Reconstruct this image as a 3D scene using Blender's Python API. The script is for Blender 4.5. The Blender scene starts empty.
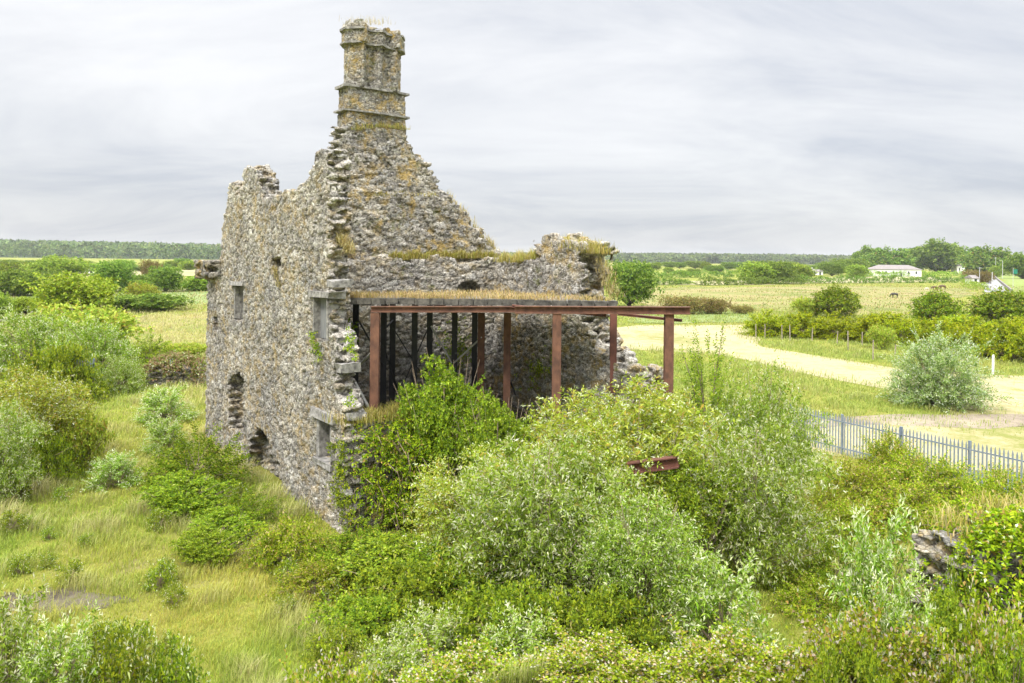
import bpy, math, random
import numpy as np
from mathutils import Vector

rng = np.random.default_rng(7)
random.seed(7)
S = bpy.context.scene
COL = S.collection

# ------------------------------------------------------------------ camera
CAM_H = 9.0
FOC = 750.0 / 1024.0                     # focal length / frame width
ROLL = math.radians(0.6)
cd = bpy.data.cameras.new('camera')
cam = bpy.data.objects.new('camera', cd)
COL.objects.link(cam)
cd.sensor_width = 36.0
cd.lens = 36.0 * FOC
cd.shift_y = -84.5 / 1024.0
cd.clip_start = 0.1
cd.clip_end = 12000
cam.location = (0, 0, CAM_H)
from mathutils import Matrix
cam.matrix_world = (Matrix.Translation((0, 0, CAM_H)) @ Matrix.Rotation(math.pi / 2, 4, 'X')
                    @ Matrix.Rotation(ROLL, 4, 'Z'))
S.camera = cam

# ------------------------------------------------------------------ world, sun, exposure
SUN_EL, SUN_AZ = math.radians(52), math.radians(205)      # azimuth clockwise from +Y: behind, a little to the left
W = bpy.data.worlds.new('World')
S.world = W
W.use_nodes = True
nt = W.node_tree
nt.nodes.clear()
def nd(tree, typ, **kw):
    n = tree.nodes.new(typ)
    for k, v in kw.items():
        setattr(n, k, v)
    return n
def lk(tree, a, b):
    tree.links.new(a, b)
def mth(tree, op, a, b=None, clamp=False):
    n = nd(tree, 'ShaderNodeMath', operation=op)
    n.use_clamp = clamp
    for i, v in enumerate((a, b)):
        if v is None: continue
        if isinstance(v, (int, float)): n.inputs[i].default_value = v
        else: lk(tree, v, n.inputs[i])
    return n.outputs[0]
def mixc(tree, fac, a, b, blend='MIX'):
    n = nd(tree, 'ShaderNodeMix', data_type='RGBA', blend_type=blend)
    for sock, v in ((n.inputs[0], fac), (n.inputs[6], a), (n.inputs[7], b)):
        if isinstance(v, (int, float)): sock.default_value = v
        elif isinstance(v, tuple): sock.default_value = v if len(v) == 4 else (*v, 1)
        else: lk(tree, v, sock)
    return n.outputs[2]
def ramp(tree, fac, stops):
    n = nd(tree, 'ShaderNodeValToRGB')
    e = n.color_ramp.elements
    while len(e) > 1: e.remove(e[0])
    for i, (p, c) in enumerate(stops):
        el = e[0] if i == 0 else e.new(p)
        el.position = p
        el.color = (c, c, c, 1) if isinstance(c, (int, float)) else (*c, 1)
    lk(tree, fac, n.inputs[0])
    return n.outputs[0]
def noise(tree, vec, scale, detail=4, rough=.55, dist=0):
    n = nd(tree, 'ShaderNodeTexNoise')
    n.inputs['Scale'].default_value = scale
    n.inputs['Detail'].default_value = detail
    n.inputs['Roughness'].default_value = rough
    n.inputs['Distortion'].default_value = dist
    if vec is not None: lk(tree, vec, n.inputs['Vector'])
    return n.outputs[0]

sky = nd(nt, 'ShaderNodeTexSky', sky_type='NISHITA')
sky.sun_disc = False
sky.sun_elevation = SUN_EL
sky.sun_rotation = SUN_AZ
geo = nd(nt, 'ShaderNodeTexCoord')
sep = nd(nt, 'ShaderNodeSeparateXYZ')
lk(nt, geo.outputs['Generated'], sep.inputs[0])
zc = mth(nt, 'MAXIMUM', sep.outputs[2], 0.0)
den = mth(nt, 'ADD', zc, 0.24)
cx = mth(nt, 'DIVIDE', sep.outputs[0], den)
cy = mth(nt, 'DIVIDE', sep.outputs[1], den)
comb = nd(nt, 'ShaderNodeCombineXYZ')
lk(nt, mth(nt, 'MULTIPLY', cx, 0.55), comb.inputs[0])
lk(nt, cy, comb.inputs[1])
comb.inputs[2].default_value = 3.7
n1 = noise(nt, comb.outputs[0], 1.5, 9, .60, .5)
n2 = noise(nt, comb.outputs[0], 0.6, 3, .5)
cl = mth(nt, 'ADD', mth(nt, 'MULTIPLY', n1, .65), mth(nt, 'MULTIPLY', n2, .35))
# overcast layer: grey-blue undersides to white, and brighter towards the zenith as an overcast sky is
cc = ramp(nt, cl, [(.38, (2.55, 2.68, 2.95)), (.46, (3.10, 3.17, 3.33)), (.54, (3.55, 3.58, 3.67)), (.63, (3.92, 3.93, 3.98))])
low = ramp(nt, zc, [(0.0, .86), (.05, .89), (.13, .98), (.30, 1.06)])
cc = mixc(nt, 1.0, cc, low, 'MULTIPLY')
zen = ramp(nt, zc, [(.36, 1.0), (.60, 3.6), (1.0, 5.8)])
zen.node.color_ramp.interpolation = 'EASE'
for el in zen.node.color_ramp.elements:
    pass
cc = mixc(nt, 1.0, cc, zen, 'MULTIPLY')
skyc = mixc(nt, 0.95, sky.outputs[0], cc)
bg = nd(nt, 'ShaderNodeBackground')
bg.inputs['Strength'].default_value = 0.1
lk(nt, skyc, bg.inputs['Color'])
out = nd(nt, 'ShaderNodeOutputWorld')
lk(nt, bg.outputs[0], out.inputs[0])

sl = bpy.data.lights.new('sun', 'SUN')
sl.energy = 1.5
sl.angle = math.radians(10)
sl.color = (1.0, .95, .87)
sun = bpy.data.objects.new('sun', sl)
COL.objects.link(sun)
sd = Vector((math.sin(SUN_AZ) * math.cos(SUN_EL), math.cos(SUN_AZ) * math.cos(SUN_EL), math.sin(SUN_EL)))
sun.rotation_euler = (-sd).to_track_quat('-Z', 'Y').to_euler()
S.view_settings.view_transform = 'Standard'
S.view_settings.look = 'None'
S.view_settings.exposure = 1.32
S.view_settings.gamma = 1.0
S.render.engine = 'CYCLES'
S.cycles.max_bounces = 6
S.cycles.transparent_max_bounces = 4
S.cycles.diffuse_bounces = 3
S.cycles.use_denoising = True

# ------------------------------------------------------------------ image geometry -> places on the ground / on planes
def ray(px, py):
    a, b = px - 512.0, py - 257.0
    c, s = math.cos(ROLL), math.sin(ROLL)
    a, b = a * c + b * s, -a * s + b * c
    return np.array([a / 750.0, 1.0, -b / 750.0])
def at(px, py, Y):
    """the point seen at (px, py) that lies Y metres away"""
    return np.array([0, 0, CAM_H]) + ray(px, py) * Y
def gnd(px, py, z=0.0):
    r = ray(px, py)
    return np.array([0, 0, CAM_H]) + r * ((z - CAM_H) / r[2])
def top_z(px, py, Y):
    return float(at(px, py, Y)[2])

# ------------------------------------------------------------------ object helpers
def mesh_data(name, V, F, mat, cols=None, smooth=False):
    """V (n,3) array; F either (m,k) array or list of tuples"""
    me = bpy.data.meshes.new(name)
    V = np.asarray(V, dtype=np.float32)
    if isinstance(F, np.ndarray):
        m, k = F.shape
        me.vertices.add(len(V)); me.vertices.foreach_set('co', V.ravel())
        me.loops.add(m * k); me.loops.foreach_set('vertex_index', F.astype(np.int32).ravel())
        me.polygons.add(m)
        me.polygons.foreach_set('loop_start', np.arange(0, m * k, k, dtype=np.int32))
        me.polygons.foreach_set('loop_total', np.full(m, k, dtype=np.int32))
        me.update(calc_edges=True)
    else:
        me.from_pydata([tuple(map(float, v)) for v in V], [], [tuple(f) for f in F])
    if cols is not None:
        at_ = me.color_attributes.new('col', 'FLOAT_COLOR', 'POINT')
        c4 = np.ones((len(V), 4), dtype=np.float32); c4[:, :3] = cols
        at_.data.foreach_set('color', c4.ravel())
    me.polygons.foreach_set('use_smooth', np.full(len(me.polygons), smooth, dtype=bool))
    me.materials.append(mat)
    me.validate()
    return me
def link(name, me, parent=None, loc=None):
    o = bpy.data.objects.new(name, me)
    COL.objects.link(o)
    if parent is not None: o.parent = parent
    if loc is not None: o.location = loc
    return o
def mobj(name, V, F, mat, parent=None, cols=None, smooth=False):
    return link(name, mesh_data(name, V, F, mat, cols, smooth), parent)
def empty(name, loc=(0, 0, 0), rz=0.0, scale=None):
    o = bpy.data.objects.new(name, None)
    COL.objects.link(o)
    o.location = loc; o.rotation_euler = (0, 0, rz)
    if scale is not None: o.scale = scale
    o.empty_display_size = .3
    return o
def tag(o, label, cat, group=None, kind=None):
    o['label'] = label; o['category'] = cat
    if group: o['group'] = group
    if kind: o['kind'] = kind
    return o

class MB:
    def __init__(self): self.V, self.F = [], []
    def add(self, V, F):
        b = len(self.V); self.V += [tuple(v) for v in V]; self.F += [tuple(i + b for i in f) for f in F]
        return self
    def box(self, c, sx, sy, sz, rz=0.0, taper=1.0):
        """centre of base c, size, turned about z"""
        co, si = math.cos(rz), math.sin(rz)
        V = []
        for k, (z, t) in enumerate(((0, 1.0), (sz, taper))):
            for x, y in ((-1, -1), (1, -1), (1, 1), (-1, 1)):
                X, Y = x * sx / 2 * t, y * sy / 2 * t
                V.append((c[0] + X * co - Y * si, c[1] + X * si + Y * co, c[2] + z))
        return self.add(V, [(3, 2, 1, 0), (4, 5, 6, 7), (0, 1, 5, 4), (1, 2, 6, 5), (2, 3, 7, 6), (3, 0, 4, 7)])
    def bar(self, p, q, w, h=None, up=(0, 0, 1)):
        """square bar between two points"""
        p, q = Vector(p), Vector(q); h = h or w
        d = (q - p).normalized(); u = Vector(up)
        if abs(d.dot(u)) > .95: u = Vector((0, 1, 0))
        s = d.cross(u).normalized() * w / 2; t = s.cross(d).normalized() * h / 2
        V = [p - s - t, p + s - t, p + s + t, p - s + t, q - s - t, q + s - t, q + s + t, q - s + t]
        return self.add(V, [(3, 2, 1, 0), (4, 5, 6, 7), (0, 1, 5, 4), (1, 2, 6, 5), (2, 3, 7, 6), (3, 0, 4, 7)])
    def prism(self, prof, p, q, up=(0, 0, 1)):
        """profile [(s,t)...] swept from p to q"""
        p, q = Vector(p), Vector(q); d = (q - p).normalized(); u = Vector(up)
        if abs(d.dot(u)) > .95: u = Vector((0, 1, 0))
        s = d.cross(u).normalized(); t = s.cross(d).normalized(); n = len(prof)
        V = [p + s * a + t * b for a, b in prof] + [q + s * a + t * b for a, b in prof]
        F = [(i, (i + 1) % n, n + (i + 1) % n, n + i) for i in range(n)]
        return self.add(V, F + [tuple(range(n))[::-1], tuple(range(n, 2 * n))])
    def tube(self, pts, radii, n=6):
        V, F = [], []
        pts = [Vector(p) for p in pts]
        for i, p in enumerate(pts):
            d = (pts[min(i + 1, len(pts) - 1)] - pts[max(i - 1, 0)]).normalized()
            u = Vector((0, 0, 1)) if abs(d.z) < .9 else Vector((1, 0, 0))
            s = d.cross(u).normalized(); t = s.cross(d)
            for k in range(n):
                a = 2 * math.pi * k / n
                V.append(p + (s * math.cos(a) + t * math.sin(a)) * radii[i])
        for i in range(len(pts) - 1):
            for k in range(n):
                F.append((i * n + k, i * n + (k + 1) % n, (i + 1) * n + (k + 1) % n, (i + 1) * n + k))
        F.append(tuple(range(n))[::-1]); F.append(tuple(range((len(pts) - 1) * n, len(pts) * n)))
        return self.add(V, F)
    def data(self, name, mat, smooth=False): return mesh_data(name, np.array([tuple(v) for v in self.V]), self.F, mat, None, smooth)
    def build(self, name, mat, parent=None, smooth=False): return link(name, self.data(name, mat, smooth), parent)

# ------------------------------------------------------------------ materials
def new_mat(name):
    m = bpy.data.materials.new(name); m.use_nodes = True
    t = m.node_tree; t.nodes.clear()
    o = nd(t, 'ShaderNodeOutputMaterial')
    p = nd(t, 'ShaderNodeBsdfPrincipled')
    lk(t, p.outputs[0], o.inputs[0])
    return m, t, p, o
def bump(t, p, h, strength, dist):
    b = nd(t, 'ShaderNodeBump'); b.inputs['Strength'].default_value = strength; b.inputs['Distance'].default_value = dist
    lk(t, h, b.inputs['Height']); lk(t, b.outputs[0], p.inputs['Normal'])
def pos(t): return nd(t, 'ShaderNodeNewGeometry').outputs['Position']

def stone_mat(name, lichen=.5, moss=.4, dark=1.0):
    m, t, p, o = new_mat(name)
    a = nd(t, 'ShaderNodeAttribute', attribute_name='col').outputs['Color']
    P = pos(t)
    f1 = noise(t, P, 11, 6, .72)
    # small rubble between the big stones
    vm = nd(t, 'ShaderNodeMapping'); vm.inputs['Scale'].default_value = (1, 1, 2.0)
    wv = nd(t, 'ShaderNodeVectorMath', operation='MULTIPLY_ADD'); nn3 = nd(t, 'ShaderNodeTexNoise'); nn3.inputs['Scale'].default_value = 3.0; lk(t, P, nn3.inputs['Vector'])
    lk(t, nn3.outputs[1], wv.inputs[0]); wv.inputs[1].default_value = (.35, .35, .35); lk(t, P, wv.inputs[2]); lk(t, wv.outputs[0], vm.inputs[0])
    v1 = nd(t, 'ShaderNodeTexVoronoi'); v1.inputs['Scale'].default_value = 6.0; lk(t, vm.outputs[0], v1.inputs['Vector'])
    v2 = nd(t, 'ShaderNodeTexVoronoi', feature='DISTANCE_TO_EDGE'); v2.inputs['Scale'].default_value = 6.0; lk(t, vm.outputs[0], v2.inputs['Vector'])
    sx = nd(t, 'ShaderNodeSeparateColor'); lk(t, v1.outputs['Color'], sx.inputs[0])
    a = mixc(t, .6, a, ramp(t, sx.outputs[0], [(0., .70), (.5, .97), (1., 1.27)]), 'MULTIPLY')
    a = mixc(t, mth(t, 'MULTIPLY', ramp(t, v2.outputs[0], [(.0, 1.), (.07, 0.)]), .4), a, (.085, .072, .058))
    c = mixc(t, 1.0, a, ramp(t, f1, [(.34, .42 * dark), (.5, .96 * dark), (.64, 1.42 * dark)]), 'MULTIPLY')
    st = noise(t, P, .45, 4, .6)
    c = mixc(t, 1.0, c, mixc(t, ramp(t, st, [(.38, 0.), (.62, 1.)]), (.80, .78, .76), (1.12, 1.08, 1.0)), 'MULTIPLY')
    # pale crust lichen in small spots, ochre lichen and moss in patches
    sp = noise(t, P, 6.5, 3, .6)
    c = mixc(t, mth(t, 'MULTIPLY', ramp(t, sp, [(.57, 0.), (.66, 1.)]), .55), c, (.50, .49, .45))
    g = noise(t, P, .8, 6, .68)
    g2 = noise(t, P, 3.1, 4, .6)
    lm = mth(t, 'MULTIPLY', ramp(t, g, [(.46, 0.), (.60, 1.)]), ramp(t, g2, [(.44, 0.), (.58, 1.)]))
    c = mixc(t, mth(t, 'MULTIPLY', lm, lichen), c, (.36, .25, .07))
    off = nd(t, 'ShaderNodeMapping'); off.inputs['Location'].default_value = (13, 7, 3); lk(t, P, off.inputs[0])
    h = noise(t, off.outputs[0], .9, 6, .7); h2 = noise(t, off.outputs[0], 4.3, 4, .6)
    mm = mth(t, 'MULTIPLY', ramp(t, h, [(.52, 0.), (.66, 1.)]), ramp(t, h2, [(.48, 0.), (.60, 1.)]))
    c = mixc(t, mth(t, 'MULTIPLY', mm, moss), c, (.10, .11, .022))
    lk(t, c, p.inputs['Base Color'])
    p.inputs['Roughness'].default_value = .95
    p.inputs['Specular IOR Level'].default_value = .2
    bump(t, p, mth(t, 'ADD', mth(t, 'MULTIPLY', f1, .6), ramp(t, v2.outputs[0], [(.0, 0.), (.10, .8), (.3, 1.)])), .8, .035)
    return m
M_WALL = stone_mat('rubble_limestone', .5, .3)
M_GABLE = stone_mat('mossy_limestone', .75, .85)
M_INNER = stone_mat('damp_limestone', .35, .8, 1.0)

def plain_mat(name, c1, c2, scale=6, rough=.8, metal=0.0, bstr=.3, stretch=None):
    m, t, p, o = new_mat(name)
    P = pos(t)
    if stretch:
        mp = nd(t, 'ShaderNodeMapping'); mp.inputs['Scale'].default_value = stretch; lk(t, P, mp.inputs[0]); P = mp.outputs[0]
    f = noise(t, P, scale, 6, .65)
    lk(t, mixc(t, ramp(t, f, [(.35, 0.), (.65, 1.)]), c1, c2), p.inputs['Base Color'])
    p.inputs['Roughness'].default_value = rough; p.inputs['Metallic'].default_value = metal
    if bstr: bump(t, p, f, bstr, .02)
    return m
M_DRESSED = plain_mat('dressed_limestone', (.10, .095, .087), (.33, .315, .29), 6, .95, 0, 1.0)
M_SLATE = plain_mat('weathered_boards', (.13, .135, .142), (.22, .22, .222), 4, .85, stretch=(6, 6, .5))
M_RUST = plain_mat('rusted_steel', (.075, .034, .021), (.175, .08, .046), 3.0, .85, 0, .25, stretch=(1.3, 1.3, .8))
M_RUSTD = plain_mat('dark_rusted_steel', (.08, .03, .02), (.15, .055, .036), 3.0, .8, 0, .25)
M_BLACK = plain_mat('black_painted_steel', (.006, .006, .007), (.016, .016, .018), 4, .55, 0, .1)
M_GALV = plain_mat('galvanised_brace', (.40, .39, .35), (.52, .51, .46), 8, .6, 0, .1)
M_DECK = plain_mat('concrete_slab', (.10, .095, .085), (.22, .21, .19), 3.5, .95, 0, .5)
M_DECKDARK = plain_mat('mossy_slab_end', (.035, .033, .027), (.13, .12, .10), 5, .95, 0, .6)
M_PALE = plain_mat('galvanised_palisade', (.16, .195, .23), (.24, .275, .31), 6, .55, 0, .0)
M_PALEPOST = plain_mat('galvanised_post', (.12, .155, .205), (.19, .23, .29), 6, .55, 0, .0)
M_WOODPOST = plain_mat('weathered_wood', (.20, .16, .12), (.36, .31, .25), 6, .9, 0, .3)
M_WHITE = plain_mat('white_render', (.70, .70, .68), (.80, .80, .79), 2, .8, 0, 0)
M_ROOF = plain_mat('slate_roof', (.15, .13, .125), (.24, .215, .20), 2, .8, 0, 0)
M_GLASS = plain_mat('dark_window_glass', (.03, .035, .04), (.05, .055, .06), 2, .15, 0, 0)
M_ASPH = plain_mat('worn_asphalt', (.19, .19, .20), (.27, .27, .28), .6, .9, 0, .0)
M_GREYPOLE = plain_mat('grey_pole', (.40, .40, .40), (.52, .52, .52), 2, .6, 0, 0)
M_SIGN = plain_mat('green_sign', (.005, .16, .10), (.01, .19, .12), 2, .5, 0, 0)
M_CARW = plain_mat('white_car_paint', (.78, .78, .78), (.82, .82, .82), 2, .25, 0, 0)
M_TYRE = plain_mat('tyre_rubber', (.02, .02, .02), (.03, .03, .03), 2, .8, 0, 0)
M_BARK = plain_mat('bark', (.07, .05, .035), (.16, .125, .09), 7, .95, 0, .4)
M_STEM = plain_mat('dry_stems', (.16, .115, .075), (.30, .235, .16), 7, .95, 0, .2)

def leaf_mat(name, transl=.38, rough=.65, vary=.2, spec=.10):
    m, t, p, o = new_mat(name)
    a = nd(t, 'ShaderNodeAttribute', attribute_name='col').outputs['Color']
    oi = nd(t, 'ShaderNodeObjectInfo')
    hs = nd(t, 'ShaderNodeHueSaturation')
    hs.inputs['Hue'].default_value = .5
    lk(t, mth(t, 'ADD', mth(t, 'MULTIPLY', oi.outputs['Random'], vary * .12), .5 - vary * .06), hs.inputs['Hue'])
    lk(t, mth(t, 'ADD', mth(t, 'MULTIPLY', oi.outputs['Random'], vary * 1.4), 1 - vary * .7), hs.inputs['Value'])
    lk(t, a, hs.inputs['Color'])
    lk(t, hs.outputs[0], p.inputs['Base Color'])
    p.inputs['Roughness'].default_value = rough
    p.inputs['Specular IOR Level'].default_value = spec
    tr = nd(t, 'ShaderNodeBsdfTranslucent')
    lk(t, hs.outputs[0], tr.inputs['Color'])
    mx = nd(t, 'ShaderNodeMixShader'); mx.inputs[0].default_value = transl
    lk(t, p.outputs[0], mx.inputs[1]); lk(t, tr.outputs[0], mx.inputs[2]); lk(t, mx.outputs[0], o.inputs[0])
    return m
M_LEAF = leaf_mat('leaf')
M_GRASS = leaf_mat('grass_blade', .35, .6, 0, .25)

def ground_mat(name, stops, s1=.12, s2=1.3, fine=9.0, bstr=.6):
    m, t, p, o = new_mat(name)
    P = pos(t)
    f = mth(t, 'ADD', mth(t, 'MULTIPLY', noise(t, P, s1, 5, .6), .5),
            mth(t, 'ADD', mth(t, 'MULTIPLY', noise(t, P, s2, 5, .65), .3), mth(t, 'MULTIPLY', noise(t, P, fine, 3, .6), .2)))
    lk(t, ramp(t, f, stops), p.inputs['Base Color'])
    p.inputs['Roughness'].default_value = 1.0; p.inputs['Specular IOR Level'].default_value = .1
    bump(t, p, noise(t, P, fine, 4, .7), bstr, .08)
    return m
G_DARK, G_MID, G_YEL, G_STRAW = (.055, .085, .013), (.14, .185, .026), (.225, .225, .045), (.33, .29, .14)
M_GROUND = ground_mat('rough_pasture', [(.36, G_DARK), (.44, G_MID), (.52, G_YEL), (.62, (.22, .195, .08))], .12, 1.6, 14, 1.0)
M_HAY = ground_mat('mown_hay', [(.38, (.17, .18, .05)), (.45, (.26, .235, .11)), (.53, (.335, .29, .18)), (.62, (.21, .21, .07))], .09, .8, 5)
M_MEADOW = ground_mat('yellow_meadow', [(.38, (.085, .115, .03)), (.46, (.17, .18, .055)), (.54, (.25, .215, .095)), (.62, (.20, .155, .085))], .06, .35, 1.8)
M_GREENF = ground_mat('green_field', [(.36, (.08, .125, .035)), (.48, (.15, .195, .065)), (.60, (.22, .24, .10))], .04, .3, 2)
M_WHEAT = ground_mat('pale_crop', [(.38, (.20, .195, .09)), (.5, (.29, .26, .14)), (.62, (.34, .31, .19))], .03, .3, 2)
M_GRAVEL = ground_mat('bare_gravel', [(.36, (.05, .042, .032)), (.44, (.12, .10, .075)), (.52, (.19, .165, .12)), (.58, (.16, .16, .045)), (.65, (.24, .22, .17))], .9, 5, 26, 1.0)
M_TRACK = ground_mat('dirt_track', [(.38, (.16, .13, .10)), (.5, (.23, .19, .145)), (.62, (.30, .26, .18))], .3, 2, 9)
M_EARTH = ground_mat('rubble_earth', [(.38, (.035, .03, .022)), (.5, (.09, .075, .05)), (.62, (.10, .11, .03))], .6, 3, 12, 1.0)
M_VERGE = ground_mat('road_verge', [(.38, (.12, .17, .04)), (.5, (.18, .225, .06)), (.62, (.24, .26, .09))], .06, .4, 3)
# ------------------------------------------------------------------ ground, fields, paths
def wobble(pts, step=2.5, amp=.16, seed=3):
    R = random.Random(seed); o = []
    for i, p in enumerate(pts):
        q = pts[(i + 1) % len(pts)]; L = math.hypot(q[0] - p[0], q[1] - p[1]); n = max(1, min(40, int(L / step)))
        for k in range(n):
            t = k / n; a = min(L * .1, amp * step) if k else 0
            o.append((p[0] + (q[0] - p[0]) * t + R.uniform(-a, a), p[1] + (q[1] - p[1]) * t + R.uniform(-a, a)))
    return o
def sheet(name, pts, mat, z, label, cat):
    V = [(p[0], p[1], z) for p in wobble(pts, .4 if name == 'gravel_patch' else max(2.0, pts[0][1] / 25), .35)]
    o = mobj(name, np.array(V), [tuple(range(len(V)))], mat)
    if o.data.polygons[0].normal.z < 0: o.data.flip_normals()
    o['kind'] = 'structure'; tag(o, label, cat)
    return o
def sst(v, a, b): t = np.clip((v - a) / (b - a), 0, 1); return t * t * (3 - 2 * t)
def bank(x, y):
    # the ground climbs towards the wall the photographer stands on
    return 2.3 * sst(-np.asarray(y, float), -15.6, -11.4) * sst(np.asarray(x, float), -4.0, .5) + 1.0 * sst(-np.asarray(y, float), -15.0, -12.0) * sst(-np.asarray(x, float), 4.5, 8.0)
def ground_sheet():
    xs = np.concatenate([-np.geomspace(6000, 62, 22), np.linspace(-60, 60, 81), np.geomspace(62, 6000, 22)])
    ys = np.concatenate([[-300, -80, -20], np.linspace(-5, 75, 61), np.geomspace(78, 7000, 26)])
    X, Y = np.meshgrid(xs, ys)
    Z = bank(X, Y)
    V = np.stack([X.ravel(), Y.ravel(), Z.ravel()], 1)
    n, m = len(ys), len(xs)
    i = (np.arange(n - 1)[:, None] * m + np.arange(m - 1)[None]).ravel()
    return mobj('ground', V, np.stack([i, i + 1, i + m + 1, i + m], 1), M_GROUND, smooth=True)
g = ground_sheet(); g['kind'] = 'structure'; tag(g, 'rough yellow green pasture spreading to the horizon around the ruin', 'ground')
def pxpoly(pts): return [gnd(x, y) for x, y in pts]
HAY = pxpoly([(560, 330), (640, 325), (742, 325), (762, 347), (800, 353), (850, 361), (900, 369), (985, 375), (1060, 377), (1060, 425), (1010, 420), (950, 414), (890, 390), (840, 381), (790, 371), (745, 360), (715, 354), (640, 350), (560, 350)])
HAY2 = pxpoly([(800, 432), (860, 424), (940, 426), (1080, 428), (1080, 480), (960, 470), (880, 462), (800, 452)])
TRACK = pxpoly([(800, 420), (870, 416), (940, 415), (1070, 413), (1070, 426), (940, 427), (870, 425), (800, 431)])
GRAVEL = [np.array([-11.7 + 1.6 * math.cos(a) * (1 + .22 * math.sin(3 * a + 1) + .15 * math.sin(11 * a)), 19.3 + .75 * math.sin(a) * (1 + .25 * math.sin(5 * a) + .2 * math.sin(13 * a + 2)), 0]) for a in np.linspace(0, 2 * math.pi, 61)[:-1]]
sheet('hay_field', HAY, M_HAY, .02, 'pale mown hay strip running past the ruin towards the right', 'field')
sheet('hay_yard', HAY2, M_HAY, .02, 'pale mown ground just behind the palisade fence on the right', 'field')
sheet('dirt_track', TRACK, M_TRACK, .025, 'brown dirt track behind the palisade fence', 'track')
sheet('gravel_patch', GRAVEL, M_GRAVEL, .012, 'bare dark gravel patch in the grass at lower left', 'gravel')
sheet('horse_meadow', pxpoly([(620, 288), (860, 286), (975, 289), (940, 306), (905, 318), (800, 312), (640, 311)]), M_MEADOW, .06, 'yellow grazing meadow where the horses stand', 'meadow')
sheet('far_field', pxpoly([(620, 281), (700, 281), (830, 277.5), (880, 277), (960, 278), (960, 281), (860, 283), (740, 285), (620, 286)]), M_WHEAT, .10, 'thin straw coloured field beyond the far hedge', 'field')
sheet('reed_field', pxpoly([(630, 312), (745, 312), (745, 323), (630, 323)]), M_GREENF, .06, 'grey green rushy strip behind the hay field', 'field')
sheet('crop_field', pxpoly([(-60, 287), (215, 286), (215, 291), (-60, 293)]), M_WHEAT, .06, 'pale cream crop strip across the left distance', 'field')
sheet('far_crop_field', pxpoly([(-60, 271), (230, 270), (230, 276), (-60, 277)]), M_WHEAT, .12, 'pale crop field in front of the wooded hill at left', 'field')
sheet('green_crop_field', pxpoly([(-60, 293.5), (215, 291.5), (215, 305), (-60, 309)]), M_GREENF, .06, 'green crop band below the pale strip at left', 'field')
sheet('tall_meadow', pxpoly([(90, 322), (215, 310), (215, 350), (130, 346), (100, 335)]), M_MEADOW, .05, 'tall straw coloured meadow left of the ruin', 'meadow')
# road climbing away at the right, with a low parapet wall
rd = [(gnd(983.5, 292.5), gnd(1010.5, 292.5)), (gnd(986.5, 284), gnd(1001, 284)), (gnd(988.5, 278), gnd(994.5, 278)), (gnd(989.3, 274), gnd(992, 274)), (gnd(988.8, 271.5), gnd(990, 271.5))]
V = [(*p[:2], .08) for pr in rd for p in pr]
ro = mobj('road', np.array(V), [(2 * i, 2 * i + 1, 2 * i + 3, 2 * i + 2) for i in range(len(rd) - 1)], M_ASPH)
ro['kind'] = 'structure'; tag(ro, 'grey road narrowing away between verges at far right', 'road')
sheet('road_verge', pxpoly([(1003, 284), (996, 278), (994, 274), (1100, 273), (1100, 292), (1013, 292.5)]), M_VERGE, .07, 'bright green verge to the right of the road', 'verge')
pw = MB()
for (a0, b0), (a1, b1) in zip(rd[:3], rd[1:4]):
    pw.bar((b0[0] + .5, b0[1], .45), (b1[0] + .5, b1[1], .45), .4, .8)
tag(pw.build('parapet_wall', M_ROOF), 'low dark wall along the right side of the road', 'wall')

# ------------------------------------------------------------------ wooded hills far away
def hill(name, x0, x1, y0, y1, h, label, mat):
    n = 60
    V, F = [], []
    for i in range(n + 1):
        s = i / n; x = x0 + (x1 - x0) * s
        hh = h * (1.25 - .75 * max(0, s - .25) if x1 < 0 else 1) * (math.sin(math.pi * min(1, max(0, s))) ** .45) * (1 + .12 * math.sin(9 * s) + .06 * math.sin(23 * s))
        for j in range(9):
            q = j / 8
            V.append((x, y0 + (y1 - y0) * q, -.5 + hh * math.sin(math.pi * q) ** .8))
    for i in range(n):
        for j in range(8):
            F.append((i * 9 + j, (i + 1) * 9 + j, (i + 1) * 9 + j + 1, i * 9 + j + 1))
    o = mobj(name, np.array(V), F, mat, smooth=True)
    o['kind'] = 'structure'; tag(o, label, 'hill')
    return o, np.array(V)
M_HILL = ground_mat('wooded_hill', [(.4, (.03, .05, .02)), (.6, (.06, .09, .03))], .01, .05, .3)
HILL_L = hill('hill', -2400, -420, 1150, 2100, 14, 'long low hill under the woods at far left', M_HILL)
HILL_R = hill('hill', -200, 2300, 1500, 3000, 9, 'low far rise along the right horizon', M_HILL)
# ------------------------------------------------------------------ rubble masonry from 3-D stones
def in_poly(x, y, poly):
    r = np.zeros(x.shape, bool); n = len(poly)
    for i in range(n):
        x0, y0 = poly[i]; x1, y1 = poly[(i + 1) % n]
        if y0 == y1: continue
        c = ((y0 > y) != (y1 > y)) & (x < (x1 - x0) * (y - y0) / (y1 - y0) + x0)
        r ^= c
    return r
STONE_PAL = np.array([(.375, .36, .33), (.44, .422, .388), (.31, .30, .28), (.51, .50, .475), (.385, .345, .28), (.24, .23, .216), (.435, .41, .355), (.345, .345, .338)])
STONE_W = np.array([.24, .2, .16, .11, .1, .06, .07, .06])
MORTAR = np.array((.095, .085, .07))

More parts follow.
